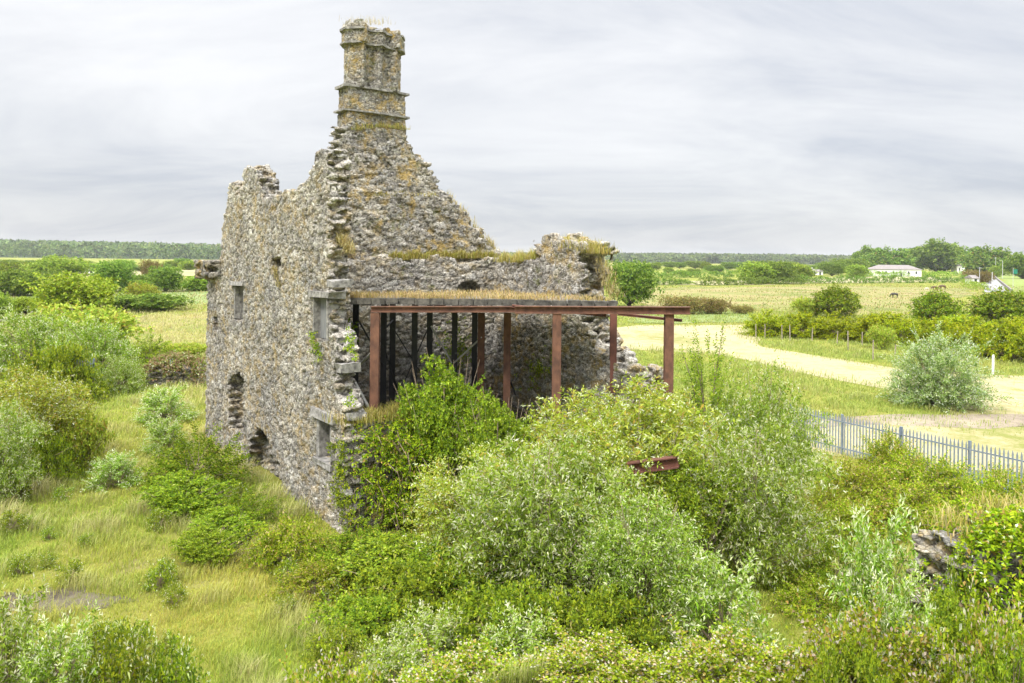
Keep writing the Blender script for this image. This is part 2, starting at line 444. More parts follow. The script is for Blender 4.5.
def masonry(name, keep, lo, hi, vox, ss, frame, mat, parent, seed=1, cut=None, groove=.05, tone=1.0, rough=.022, flat=.15, its=2):
    """stones (jittered lattice, size ss) whose centre satisfies keep() stay; cut() carves clean openings"""
    R = np.random.default_rng(seed)
    lo, hi, ss = np.array(lo, float), np.array(hi, float), np.array(ss, float)
    nv = np.maximum(1, np.round((hi - lo) / vox).astype(int))
    nc = np.ceil((hi - lo) / ss).astype(int) + 6
    jit = R.uniform(-.36, .36, (*nc, 3))
    jit[:, :, :, 0] += R.uniform(-.5, .5, (1, 1, nc[2])) ; 
    srand = R.random((*nc, 2)); spal = STONE_PAL[R.choice(len(STONE_PAL), size=tuple(nc), p=STONE_W)] * (R.uniform(.82, 1.18, (*nc, 1))) * tone
    wgt = R.uniform(-.12, .16, tuple(nc)) + .14 * (R.random(tuple(nc)) > .85)
    kept_g = None
    def cells(P, kp=None):
        q = (P - lo) / ss + 3.0
        # courses wander a little
        q[:, 2] += .35 * np.sin(P[:, 0] * 1.1 + seed) + .22 * np.sin(P[:, 0] * 2.9 + seed * 2)
        b = np.floor(q).astype(int)
        f1 = np.full(len(P), 9e9); f2 = np.full(len(P), 9e9); idx = np.zeros(len(P), np.int64)
        for dx in (-1, 0, 1):
            for dy in (-1, 0, 1):
                for dz in (-1, 0, 1):
                    c = np.clip(b + (dx, dy, dz), 0, nc - 1)
                    j = jit[c[:, 0], c[:, 1], c[:, 2]]
                    k = (c[:, 0] * nc[1] + c[:, 1]) * nc[2] + c[:, 2]
                    d = ((c + .5 + j - q) ** 2).sum(1) - wgt.ravel()[k]
                    if kp is not None: d = np.where(kp[k], d, 50.0)
                    new = d < f1
                    f2 = np.where(new, f1, np.minimum(f2, d)); idx = np.where(new, k, idx); f1 = np.where(new, d, f1)
        return f1, f2, idx
    ax = [lo[i] + (np.arange(nv[i]) + .5) * vox for i in range(3)]
    G = np.stack(np.meshgrid(*ax, indexing='ij'), -1).reshape(-1, 3)
    solid = np.zeros(len(G), bool)
    ctr_a, ctr_b, ctr_c = np.meshgrid(*[np.arange(n) for n in nc], indexing='ij')
    C0 = np.stack([ctr_a, ctr_b, ctr_c], -1) + .5 + jit - 3.0
    C0 = C0 * ss + lo
    C0[..., 2] -= ss[2] * (.35 * np.sin(C0[..., 0] * 1.1 + seed) + .22 * np.sin(C0[..., 0] * 2.9 + seed * 2))
    C0 = C0.reshape(-1, 3)
    C0[:, 1] = np.clip(C0[:, 1], lo[1] + .02, hi[1] - .02)
    kept = keep(C0[:, 0], C0[:, 1], C0[:, 2])
    for s in range(0, len(G), 200000):
        g_ = G[s:s + 200000]
        solid[s:s + 200000] = kept[cells(g_)[2]]
    if cut is not None: solid &= ~cut(G[:, 0], G[:, 1], G[:, 2])
    solid = solid.reshape(tuple(nv))
    pad = np.zeros(tuple(nv + 2), bool); pad[1:-1, 1:-1, 1:-1] = solid
    L = nv + 3
    def vid(i, j, k): return (i * L[1] + j) * L[2] + k
    faces = []
    for axis in range(3):
        A = np.moveaxis(pad, axis, 0)
        for sgn in (1, -1):
            f = A[:-1] & ~A[1:] if sgn == 1 else ~A[:-1] & A[1:]
            w = np.argwhere(f)
            if not len(w): continue
            o_ = [d for d in range(3) if d != axis]
            base = np.zeros((len(w), 3), np.int64)
            base[:, axis] = w[:, 0] + 1; base[:, o_[0]] = w[:, 1]; base[:, o_[1]] = w[:, 2]
            q = []
            for (u, v) in ((0, 0), (1, 0), (1, 1), (0, 1)):
                c = base.copy(); c[:, o_[0]] += u; c[:, o_[1]] += v
                q.append(vid(c[:, 0], c[:, 1], c[:, 2]))
            q = np.stack(q, 1)
            if (sgn == -1) != (axis == 1): q = q[:, ::-1]
            faces.append(q)
    Fq = np.concatenate(faces)
    u, inv = np.unique(Fq.ravel(), return_inverse=True)
    Fq = inv.reshape(-1, 4)
    k = u % L[2]; j = (u // L[2]) % L[1]; i = u // (L[1] * L[2])
    V = np.stack([i, j, k], 1) * vox + lo - vox
    E = np.concatenate([Fq[:, [0, 1]], Fq[:, [1, 2]], Fq[:, [2, 3]], Fq[:, [3, 0]]])
    n = len(V)
    deg = np.bincount(E.ravel(), minlength=n).astype(float)[:, None]
    for it in range(its):
        A = np.stack([np.bincount(E[:, 0], V[E[:, 1], c], n) + np.bincount(E[:, 1], V[E[:, 0], c], n) for c in range(3)], 1) / deg
        V = V + (A - V) * .5
    fn = np.cross(V[Fq[:, 2]] - V[Fq[:, 0]], V[Fq[:, 3]] - V[Fq[:, 1]])
    N = np.stack([np.bincount(Fq.ravel(), np.repeat(fn[:, c], 4), n) for c in range(3)], 1)
    N /= np.linalg.norm(N, axis=1, keepdims=True) + 1e-9
    f1, f2, idx = cells(V.copy(), kept)
    e = np.clip((f2 - f1) / flat, 0, 1); e = e * e * (3 - 2 * e)
    sr = srand.reshape(-1, 2)[idx]
    V = V + N * (((e - 1) * groove + (sr[:, 0] - .5) * 2 * rough)[:, None])
    col = spal.reshape(-1, 3)[idx]
    mk = (e * .85 + .15)[:, None]
    col = MORTAR * tone * (1 - mk) + col * mk
    o3, a3, d3 = frame
    Wd = np.array(o3)[None] + V[:, :1] * np.array(a3)[None] + V[:, 1:2] * np.array(d3)[None] + V[:, 2:3] * np.array((0, 0, 1.0))[None]
    hand = np.dot(np.cross(a3, d3), (0, 0, 1))
    if hand < 0: Fq = Fq[:, ::-1]
    return mobj(name, Wd, Fq, mat, parent, cols=col, smooth=True)

# plan of the ruin
U = np.array([-0.607, 0.794, 0.0]); U /= np.linalg.norm(U)     # along the side wall, away from us
NN = np.array([U[1], -U[0], 0.0])                              # into the building, along the gable wall
P0 = np.array([-5.6, 24.5, 0.0])                               # near corner of the side wall
G0 = P0 + U * 4.0                                              # gable wall springs here
GL = 8.95
C1 = G0 + NN * GL                                              # far right inner corner
def on_plane(px, py, o, d):
    """coordinates (along, z) where the line of sight meets the vertical plane through o along d"""
    r = ray(px, py); A = np.array([[d[0], -r[0]], [d[1], -r[1]]])
    s, t = np.linalg.solve(A, -np.asarray(o)[:2])
    return s, CAM_H + t * r[2]
def pl(pts, o, d): return [on_plane(x, y, o, d) for x, y in pts]

ruin = empty('ruined_house', tuple(P0))
tag(ruin, 'roofless grey limestone fortified house ruin with tall gable and chimney', 'ruin')
def to_ruin(o):
    o.parent = ruin; o.matrix_parent_inverse = Matrix.Translation(-Vector(P0)); return o

# --- side wall (faces left)
SW = pl([(205, 452), (206, 340), (207, 276), (219, 272), (221, 240), (227, 190), (230, 181), (235, 184), (238, 194), (241, 194), (243, 171), (249, 166), (256, 170),
         (260, 182), (263, 199), (276, 197), (286, 190), (295, 192), (300, 183), (307, 178), (312, 166), (317, 152), (324, 147), (330, 150)], P0, U)
ends = [(1.1, 12.6), (.95, 10.0), (1.05, 8.3), (.85, 6.6), (.35, 6.3), (.2, 5.6), (.45, 5.0), (.1, 4.3), (-.35, 4.0), (-.35, -.4)]
SWP = [(SW[0][0], -.4)] + SW[1:] + ends
LEN = SW[0][0]
def keep_sw(a, d, z): return in_poly(a, z, SWP)
def rect(px0, px1, py0, py1, o, d):
    m = (py0 + py1) / 2
    a0 = on_plane(px1, m, o, d)[0]; a1 = on_plane(px0, m, o, d)[0]
    z1 = on_plane((px0 + px1) / 2, py0, o, d)[1]; z0 = on_plane((px0 + px1) / 2, py1, o, d)[1]
    return a0, a1, z0, z1
W1 = rect(233, 243, 285, 320, P0, U); W2 = rect(313, 328, 297, 340, P0, U); W3 = rect(316, 331, 419, 461, P0, U)
DOOR = pl([(229, 430), (228, 385), (232, 374), (238, 372), (243, 378), (244, 400), (243, 432)], P0, U)
ARCH = pl([(245, 505), (247, 462), (251, 440), (257, 429), (264, 433), (270, 446), (276, 458), (281, 468), (280, 505)], P0, U)
HOLE = pl([(271, 270), (271, 258), (280, 257), (280, 266), (275, 272)], P0, U)
SLOT = pl([(213, 330), (213, 317), (217, 317), (217, 330)], P0, U)
def cut_sw(a, d, z):
    c = np.zeros(a.shape, bool)
    for w in (W1, W2, W3): c |= (a > w[0]) & (a < w[1]) & (z > w[2]) & (z < w[3])
    wob = .10 * np.sin(z * 9 + d * 7) + .07 * np.sin(z * 21 + a * 5)
    for p in (DOOR, ARCH): c |= in_poly(a + wob, z + .5 * wob, p) & (d < .58 + .5 * wob)
    c |= in_poly(a, z, HOLE) & (d < .6); c |= in_poly(a, z, SLOT) & (d < .4)
    # thin broken facing at upper left: the wall above the corbels sits back
    return c
to_ruin(masonry('side_wall', keep_sw, (-.7, 0, -.4), (LEN + .3, .8, 13.2), .05, (.30, .30, .16), (P0, U, NN), M_WALL, None, 3, cut_sw, .05, .90))

# --- gable wall: thick below the ledge, set back above it
GP_UP = pl([(331, 162), (337, 150), (342, 141), (346, 131), (348, 124), (409, 124), (410, 132), (417, 146), (426, 156), (435, 166), (446, 187), (457, 201), (466, 211), (475, 223), (482, 232), (490, 242), (502, 257)], G0, NN)
GP_UP = [(.1, 8.6)] + GP_UP + [(GL + .9, GP_UP[-1][1] - .3), (GL + .9, 8.6)]
LEDGE1 = on_plane(400, 192, G0, NN)[1]                        # small offset part way up
LEDGE0 = on_plane(420, 259, G0, NN)[1]
HG = rect(346, 357, 172, 180, G0, NN)
def front_gb(z): return np.where(z > LEDGE1, .28 + .06 * (z - LEDGE1), .14)
def keep_gb(a, d, z): return in_poly(a, z, GP_UP) & (d > front_gb(z) - .2)
def cut_gb(a, d, z): return (a > -9) & (a < -1)
def cut_gbh(a, d, z): return (d < front_gb(z) + .035 * np.sin(a * 3.7 + z * 2.2) * np.sin(z * 4.1 + a)) | ((a > HG[0]) & (a < HG[1]) & (z > HG[2]) & (z < HG[3]) & (d < .9)) | ((a > HG[1]) & False)
to_ruin(masonry('gable_wall', keep_gb, (-.3, 0, 8.6), (GL + 1.0, 1.3, GP_UP[7][1] + .1), .055, (.40, .32, .14), (G0, NN, U), M_GABLE, None, 5, cut_gbh, .045, .84))
def keep_lo(a, d, z):
    top = LEDGE0 + .12 * np.sin(a * 2.3)
    return (z < top) & (z > -1) & (d > -.3) & (a > .6) & (a < GL + .9)
def cut_lo(a, d, z):
    arch = on_arch
    return ((a - arch[0]) ** 2 / .62 ** 2 + np.clip(z - arch[1], 0, 9) ** 2 / .42 ** 2 < 1) & (z > arch[1] - .8) & (d < .55)
on_arch = on_plane(466, 291, G0, NN)
to_ruin(masonry('gable_wall', keep_lo, (.6, -.25, 2.6), (GL + .9, .9, LEDGE0 + .35), .055, (.46, .36, .16), (G0, NN, U), M_INNER, None, 6, cut_lo, .05, 1.02))

# --- right hand wall, broken off towards us
RW_TOP = pl([(500, 262), (520, 264), (536, 262), (541, 240), (556, 236), (578, 238), (590, 245), (603, 249)], C1, -U)
RW_TOP = [(a - .09 * i, z) for i, (a, z) in enumerate(RW_TOP)]
RWP = [(-1, -.4), (-1, RW_TOP[0][1])] + RW_TOP + [(5.5, 8.9), (5.75, 8.5), (5.7, 7.6), (6.2, 6.8), (6.5, 5.6), (6.8, 5.4), (7.3, 5.25), (8.0, 5.1), (8.8, 4.9), (9.0, 3.4), (9.0, -.4)]
def keep_rw(a, d, z):
    # the inner leaf stands lower than the outer one in places, steps in the broken end
    return in_poly(a + .25 * np.sin(d * 5 + z * 2), z + .15 * np.sin(a * 4 + d * 6), RWP)
to_ruin(masonry('side_wall', keep_rw, (-.9, 0, .5), (9.4, 1.35, 10.3), .06, (.34, .34, .17), (C1, -U, NN), M_GABLE, None, 8, None, .05, .95))

# --- stub of the front wall under the ivy
FWP = [(0, -.4), (0, 3.6), (.8, 3.6), (1.6, 3.5), (2.6, 3.5), (3.4, 3.3), (4.0, 2.8), (4.6, 1.8), (4.8, -.4)]
to_ruin(masonry('front_wall', lambda a, d, z: in_poly(a, z, FWP), (-.05, 0, -.4), (5.0, .9, 4.3), .06, (.30, .30, .17), (P0 + NN * .02 - U * .30, NN, U), M_WALL, None, 9, None, .05, .8))

# --- chimney on the gable
CA = [on_plane(x, y, G0, NN) for x, y in ((352, 128), (412, 128))]
ca0, ca1 = CA[0][0], CA[1][0]; cz = lambda y: on_plane(373, y, G0, NN)[1]
chim = empty('chimney'); 
DC = .92
cm, chw = (ca0 + ca1) / 2, (ca1 - ca0) / 2
def stack_section(a, d, grow=0.0, k=1.0):
    hw, hd = chw * k + grow, .42 + grow
    core = (np.abs(a - cm) < hw - .25) & (np.abs(d - DC) < hd)
    r = np.zeros(a.shape, bool)
    for c in (-.62, .02, .66):
        cc_ = cm + c * chw * k
        r |= (np.abs(a - cc_) + np.abs(d - DC) < .66 + grow * 1.3)
    return core | (r & (np.abs(a - cm) < hw))
Z = [cz(130), cz(110.5), cz(86), cz(42), cz(31), cz(20)]
def keep_ch(a, d, z):
    lower = (np.abs(a - cm) < chw * (1.0 - .03 * (z - Z[0]))) & (np.abs(d - DC) < .47)
    up = stack_section(a, d, 0.0, .88)
    capz = stack_section(a, d, .10, .90)
    rag = Z[5] - .12 + .13 * np.sin(a * 3.1) + .09 * np.sin(a * 7.7 + d * 5)
    rag = rag - np.clip(a - (cm + .3 * chw), 0, 1) * .35
    return np.where(z < Z[2], lower, np.where(z < Z[3], up, capz)) & (z < rag)
def keep_chl(a, d, z):
    rag = Z[5] - .12 + .13 * np.sin(a * 3.1) + .09 * np.sin(a * 7.7 + d * 5) - np.clip(a - (cm + .3 * chw), 0, 1) * .35
    return stack_section(a, d, .5, 1.1) & (z < rag)
def cut_ch(a, d, z): return ~np.where(z < Z[2], (np.abs(a - cm) < chw * (1.0 - .03 * (z - Z[0]))) & (np.abs(d - DC) < .47), np.where(z < Z[3], stack_section(a, d, 0.0, .88), stack_section(a, d, .10, .90)))
chs = masonry('stack', keep_chl, (ca0 - .4, -.35, Z[0] - .12), (ca1 + .4, 1.75, Z[5] + .1), .045, (.26, .30, .14), (G0, NN, U), M_GABLE, None, 11, cut_ch, .024, .8, .012)
def ring(zc_, grow, th, sect):
    """a course of projecting slabs following the plan"""
    nA = 40
    pts = []
    for i in range(nA):
        t = 2 * math.pi * i / nA
        lo_, hi_ = 0.0, 3.0
        for _ in range(22):
            m_ = (lo_ + hi_) / 2
            if sect(np.array([cm + m_ * math.cos(t)]), np.array([DC + m_ * math.sin(t)]))[0]: lo_ = m_
            else: hi_ = m_
        r = lo_ + grow + random.uniform(-.02, .02)
        pts.append((cm + r * math.cos(t), DC + r * math.sin(t)))
    b = MB(); V, F = [], []
    for dz in (-th / 2, th / 2):
        for (a, d) in pts:
            w = G0 + NN * a + U * d
            V.append((w[0], w[1], zc_ + dz + random.uniform(-.012, .012)))
    for i in range(nA):
        j = (i + 1) % nA; F.append((i, j, nA + j, nA + i))
    F += [tuple(range(nA))[::-1], tuple(range(nA, 2 * nA))]
    return b.add(V, F)
lowsec = lambda a, d: (np.abs(a - cm) < chw) & (np.abs(d - DC) < .47)
chim.location = tuple(G0 + NN * cm + np.array((0, 0, Z[0])))
to_ruin(chim)
bpy.context.view_layer.update()
def sub(o, par):
    o.parent = par; o.matrix_parent_inverse = par.matrix_world.inverted(); return o
bpy.context.view_layer.update()
sub(chs, chim)
for zc_, gr, th, se in ((Z[1], .16, .07, lowsec), (Z[2], .13, .09, lowsec), (Z[3], .12, .07, lambda a, d: stack_section(a, d, .05, .9)), (Z[4] + .12, .10, .08, lambda a, d: stack_section(a, d, .08, .9))):
    sub(ring(zc_, gr, th, se).build('string_course', M_DRESSED), chim)

# --- dressed stone window surrounds
def wall_pt(a, d, z): w = P0 + U * a + NN * d; return (w[0], w[1], z)
RZ_U = math.atan2(U[1], U[0])
def wbox(mb, a0, a1, d0, d1, z0, z1, jit=.03):
    V = [wall_pt(a + random.uniform(-jit, jit), d + random.uniform(-jit, jit), z + random.uniform(-jit, jit)) for z in (z0, z1) for a, d in ((a0, d0), (a1, d0), (a1, d1), (a0, d1))]
    mb.add(V, [(0, 1, 2, 3), (7, 6, 5, 4), (4, 5, 1, 0), (5, 6, 2, 1), (6, 7, 3, 2), (7, 4, 0, 3)])
    return mb
def window(w, lint=.28, over=.25, fill=False, jamb=.16, sill=True):
    e = empty('window', wall_pt((w[0] + w[1]) / 2, 0, w[2])); to_ruin(e)
    bpy.context.view_layer.update()
    sub(wbox(MB(), w[0] - over, w[1] + over, -.10, .55, w[3] - .02, w[3] + lint).build('lintel', M_DRESSED), e)
    for a0, a1 in ((w[0] - .004, w[0] + jamb), (w[1] - jamb, w[1] + .004)):
        sub(wbox(MB(), a0, a1, (.03 if not fill else -.01), .60, w[2], w[3] - .03).build('jamb', M_DRESSED), e)
    if sill: sub(wbox(MB(), w[0] - .12, w[1] + .10, -.07, .5, w[2] - .17, w[2] + .01).build('sill', M_DRESSED), e)
    if fill:
        m = (w[0] + w[1]) / 2
        for a0, a1 in ((w[0] + jamb, m - .012), (m + .012, w[1] - jamb)):
            sub(wbox(MB(), a0, a1, .22, .30, w[2] + .02, w[3] - .04, .004).build('shutter', M_SLATE), e)
    return e
window(W1, .16, .2, jamb=.13, sill=False); window(W2, .2, .2, True, .12, sill=False); window(W3, .28, .35, False, .15)
# corbel slabs sticking out of the far corner and beside the upper window
for (px0, px1, py, th, dd) in ((199, 219, 268, .22, -.45), (197, 214, 277, .22, -.5)):
    a0, z0 = on_plane(px1, py, P0, U); a1, _ = on_plane(px0 + 4, py, P0, U)
    pass
_a0, _z0 = on_plane(219, 262, P0, U); _a1, _z1 = on_plane(203, 279, P0, U)
to_ruin(masonry('corbel', lambda a, d, z: (z > _z1 + .12) & (a < _a1 + .25 * (z > (_z0 + _z1) / 2)) & (d > -.35 - .15 * np.sin(a * 5)), (_a0 - .3, -.5, _z1), (_a1 + .45, .8, _z0 + .1), .05, (.55, .5, .24), (P0, U, NN), M_GABLE, None, 13, None, .06, .7))
a0, z0 = on_plane(334, 283, P0, U); to_ruin(wbox(MB(), a0 - .32, a0 + .15, -.22, .5, z0 - .16, z0 + .1, .04).build('corbel', M_DRESSED))
# loose capping blocks on the broken end
for px, py, s in ((348, 368, .42), (338, 353, .3), (352, 416, .38), (344, 340, .3)):
    a, z = on_plane(px, py, P0 + NN * .35, U)
    to_ruin(wbox(MB(), a - s * .4, a + s * 1.1, .05, .75, z - s * .28, z + s * .28, .07).build('capstone', M_DRESSED))

# earth and rubble filling the inside up to the vault
def mound(name, fn, n, mat, label, cat):
    V, F = [], []
    for i in range(n + 1):
        for j in range(n + 1):
            V.append(fn(i / n, j / n))
    for i in range(n):
        for j in range(n): F.append((i * (n + 1) + j, (i + 1) * (n + 1) + j, (i + 1) * (n + 1) + j + 1, i * (n + 1) + j + 1))
    o = mobj(name, np.array(V), F, mat, smooth=True)
    o['kind'] = 'structure'; tag(o, label, cat); return o
def fill_fn(s, t):
    w = P0 + NN * (.3 + 9.6 * s) + U * (.62 + 3.9 * t)
    z = 3.6 * min(1, .72 + t) * (1 - .25 * s) + .18 * math.sin(9 * s) * math.cos(7 * t) + .1 * math.sin(23 * s + 11 * t)
    if t == 0 or s == 1: z = -.2
    return (w[0], w[1], z)
mound('earth_mound', fill_fn, 40, M_EARTH, 'dark rubble and earth filling the inside of the ruin', 'rubble')

# ------------------------------------------------------------------ steel platform inside the ruin
DZ = 7.52
plat = empty('steel_platform', (-1.0, 26.0, 3.5))
tag(plat, 'grass grown slab platform on rusty and black steel posts inside the ruin', 'platform')
def to_plat(o): o.parent = plat; o.matrix_parent_inverse = Matrix.Translation(-Vector((-1.0, 26.0, 3.5))); return o
FL = at(345, 299, 26.1)[:2]; FR = at(618, 304, 25.6)[:2]
BL = (G0 + NN * .85 - U * 1.3)[:2]; BR = (C1 - U * 1.3 - NN * .9)[:2]; MR = (C1 - U * 5.9 - NN * .7)[:2]
top = [FL, FR, MR, BR, BL]
V = [(*p, DZ - .1) for p in top] + [(*p, DZ) for p in top]
to_plat(mobj('deck', np.array(V), [(4, 3, 2, 1, 0), (5, 6, 7, 8, 9)] + [(i, (i + 1) % 5, 5 + (i + 1) % 5, 5 + i) for i in range(5)], M_DECK))
# slab ends showing along the front edge
fl, fr = np.array(FL), np.array(FR); L_ = np.linalg.norm(fr - fl); x = 0; ang = math.atan2(*(fr - fl)[::-1])
i = 0
while x < L_ - .1:
    w = min(random.uniform(.42, .58), L_ - x)
    c = fl + (fr - fl) * ((x + w / 2) / L_)
    b = MB().box((c[0], c[1] + .25, DZ - .20 + random.uniform(-.012, .012)), w - random.uniform(.02, .05), .62 + random.uniform(-.06, .06), .21, ang)
    to_plat(b.build('slab_end', M_DECKDARK)); x += w
# beams
def H(w, h, t=.03): return [(-w/2, -h/2), (w/2, -h/2), (w/2, -h/2 + t), (t/2, -h/2 + t), (t/2, h/2 - t), (w/2, h/2 - t), (w/2, h/2), (-w/2, h/2), (-w/2, h/2 - t), (-t/2, h/2 - t), (-t/2, -h/2 + t), (-w/2, -h/2 + t)]
def beam(p, q, w, h, m): return to_plat(MB().prism(H(w, h), p, q).build('beam', m))
beam(at(371, 309.2, 25.70), at(560, 309.2, 25.25), .20, .21, M_RUST)
beam(at(515, 309.6, 24.95), at(690, 310.5, 24.55), .24, .25, M_RUST)
beam(at(512, 306, 25.05), at(606, 315.5, 24.9), .16, .10, M_RUSTD)
beam(at(618, 314, 25.9), at(682, 320.5, 24.9), .14, .09, M_RUSTD)
def post(px, pyt, Y, wpx, m, zb, name='post'):
    c = at(px, pyt, Y); w = wpx * .86 * Y / 750
    o = MB().prism(H(w, w * .95, .035), (c[0], c[1], zb), (c[0], c[1], c[2])).build(name, m)
    to_plat(o)
    pl_ = MB().box((c[0], c[1], c[2] - .022), w * 1.25, w * 1.2, .02).build('cap_plate', m)
    pl_.parent = o; pl_.matrix_parent_inverse = Matrix.Translation(-Vector((-1.0, 26.0, 3.5))); return o
for px, Y, w, m, zb in ((375.5, 25.6, 10, M_RUST, 3.0), (481.5, 28.6, 8, M_RUST, 2.8), (507.5, 28.0, 8.2, M_RUST, 2.8), (557, 24.9, 10, M_RUST, 1.5), (613.5, 27.2, 7.5, M_RUSTD, 2.2), (669, 24.7, 10, M_RUST, 1.0)):
    post(px, 313, Y, w, m, zb)
for px, Y in ((356, 27.8), (384, 28.6), (393, 29.2), (415, 28.7), (430, 29.6), (455, 29.3), (475, 30.3)):
    post(px, 303 if Y < 29 else 301, Y, 6.2, M_BLACK, 2.6)
# beams carrying the deck out of sight behind the front edge
for t in (.08, .36, .66, .94):
    p = np.array([*(fl + (fr - fl) * t), DZ - .2]); q = np.array([*(np.array(BL) + (np.array(BR) - np.array(BL)) * t), DZ - .2])
    p[1] += .7
    beam(p, q, .12, .18, M_BLACK)
def brace(x0, y0, Y0, x1, y1, Y1, w, m): to_plat(MB().bar(at(x0, y0, Y0), at(x1, y1, Y1), w, w * .5).build('brace', m))
brace(359, 321, 27.8, 384, 366, 28.4, .08, M_BLACK); brace(354, 371, 27.3, 374, 350, 26.0, .09, M_GALV); brace(355, 382, 27.0, 370, 410, 26.2, .09, M_GALV)
brace(393, 328, 29.1, 428, 385, 29.5, .08, M_BLACK); brace(429, 326, 29.4, 398, 396, 29.2, .08, M_BLACK); brace(384, 330, 28.5, 393, 320, 29.0, .07, M_BLACK)
brace(431, 326, 29.4, 452, 363, 29.2, .085, M_GALV); brace(454, 363, 29.1, 482, 337, 28.5, .085, M_GALV); brace(383, 345, 28.5, 398, 390, 28.9, .07, M_BLACK)
brace(508, 375, 28.2, 516, 395, 28.4, .07, M_BLACK)
# rusted channel left among the bushes in front
rb = MB().prism(H(.30, .30), at(628, 468, 20.9), at(678, 461.5, 20.4)).build('steel_beam', M_RUSTD)
bpy.context.view_layer.update()
tag(rb, 'rusty steel beam lying among the bushes in front of the ruin', 'beam')
# ------------------------------------------------------------------ foliage
def nrm(a): return a / (np.linalg.norm(a, axis=-1, keepdims=True) + 1e-9)
def leaves(name, P, A, Lh, Wd, C, mat=None, fold=.18, R=rng, droop=.15, tilt=.45):
    """one pointed, slightly folded and drooping leaf per row"""
    n = len(P); A = nrm(A)
    up = nrm(R.normal(0, tilt, (n, 3)) + (0, 0, 1.0))
    Sd = nrm(np.cross(A, up)); Nn = np.cross(Sd, A)
    Lh = Lh[:, None]; Wd = Wd[:, None]
    m = P + A * Lh * .45 + Nn * Wd * fold
    V = np.empty((n, 4, 3))
    V[:, 0] = P; V[:, 1] = m + Sd * Wd * .5; V[:, 3] = m - Sd * Wd * .5
    V[:, 2] = P + A * Lh - np.array((0, 0, 1.0)) * Lh * droop
    F = np.arange(4 * n).reshape(n, 4)
    return mesh_data(name, V.reshape(-1, 3), F, mat or M_LEAF, np.repeat(C, 4, 0))
def palette(cols, n, R=rng, jit=.14):
    w = np.array([c[1] for c in cols], float); w /= w.sum()
    base = np.array([c[0] for c in cols])[R.choice(len(cols), n, p=w)]
    return base * R.uniform(1 - jit, 1 + jit, (n, 1)) * R.uniform(1 - jit * .4, 1 + jit * .4, (n, 3))
def sprig_leaves(name, O, D, Ln, k, lL, lW, pal, tip=None, tipw=.5, R=rng, open_=.9, lift=.1, droop=.15, curve=.25, mat=None, tilt=.45):
    """k leaves in a spiral along each sprig (origin O, direction D, length Ln)"""
    n = len(O); D = nrm(D)
    s = (np.arange(k) + .6) / k
    s = np.clip(s[None] + R.uniform(-.4, .4, (n, k)) / k, 0, 1.02)
    P = O[:, None] + D[:, None] * (Ln[:, None] * s)[..., None]
    P[..., 2] -= curve * Ln[:, None] * s ** 2 * .5
    e1 = nrm(np.cross(D, nrm(R.normal(0, 1, (n, 3))))); e2 = np.cross(D, e1)
    th = (np.arange(k) * 2.4)[None] + R.uniform(0, 6.28, (n, 1)) + R.normal(0, .35, (n, k))
    A = D[:, None] * (.25 + .75 * s[..., None] ** 2) + (e1[:, None] * np.cos(th)[..., None] + e2[:, None] * np.sin(th)[..., None]) * (open_ * (1.1 - .5 * s[..., None])) + np.array((0, 0, lift))
    size = (1.05 - .45 * s ** 2) * R.uniform(.75, 1.25, (n, k))
    C = palette(pal, n * k, R)
    if tip is not None:
        sel = (R.random(n * k) < (tipw * s.ravel() ** 1.5))
        C[sel] = palette(tip, int(sel.sum()), R)
    keepm = R.random(n * k) > .06
    return leaves(name, P.reshape(-1, 3)[keepm], A.reshape(-1, 3)[keepm], (lL * size).ravel()[keepm], (lW * size).ravel()[keepm], C[keepm], mat, R=R, droop=droop, tilt=tilt)
def stems_mesh(name, lines, r0, mat, R=rng):
    mb = MB()
    for pts in lines:
        m = len(pts); mb.tube(pts, [r0 * (1 - .8 * i / (m - 1)) for i in range(m)], 4)
    return mb.data(name, mat, True)

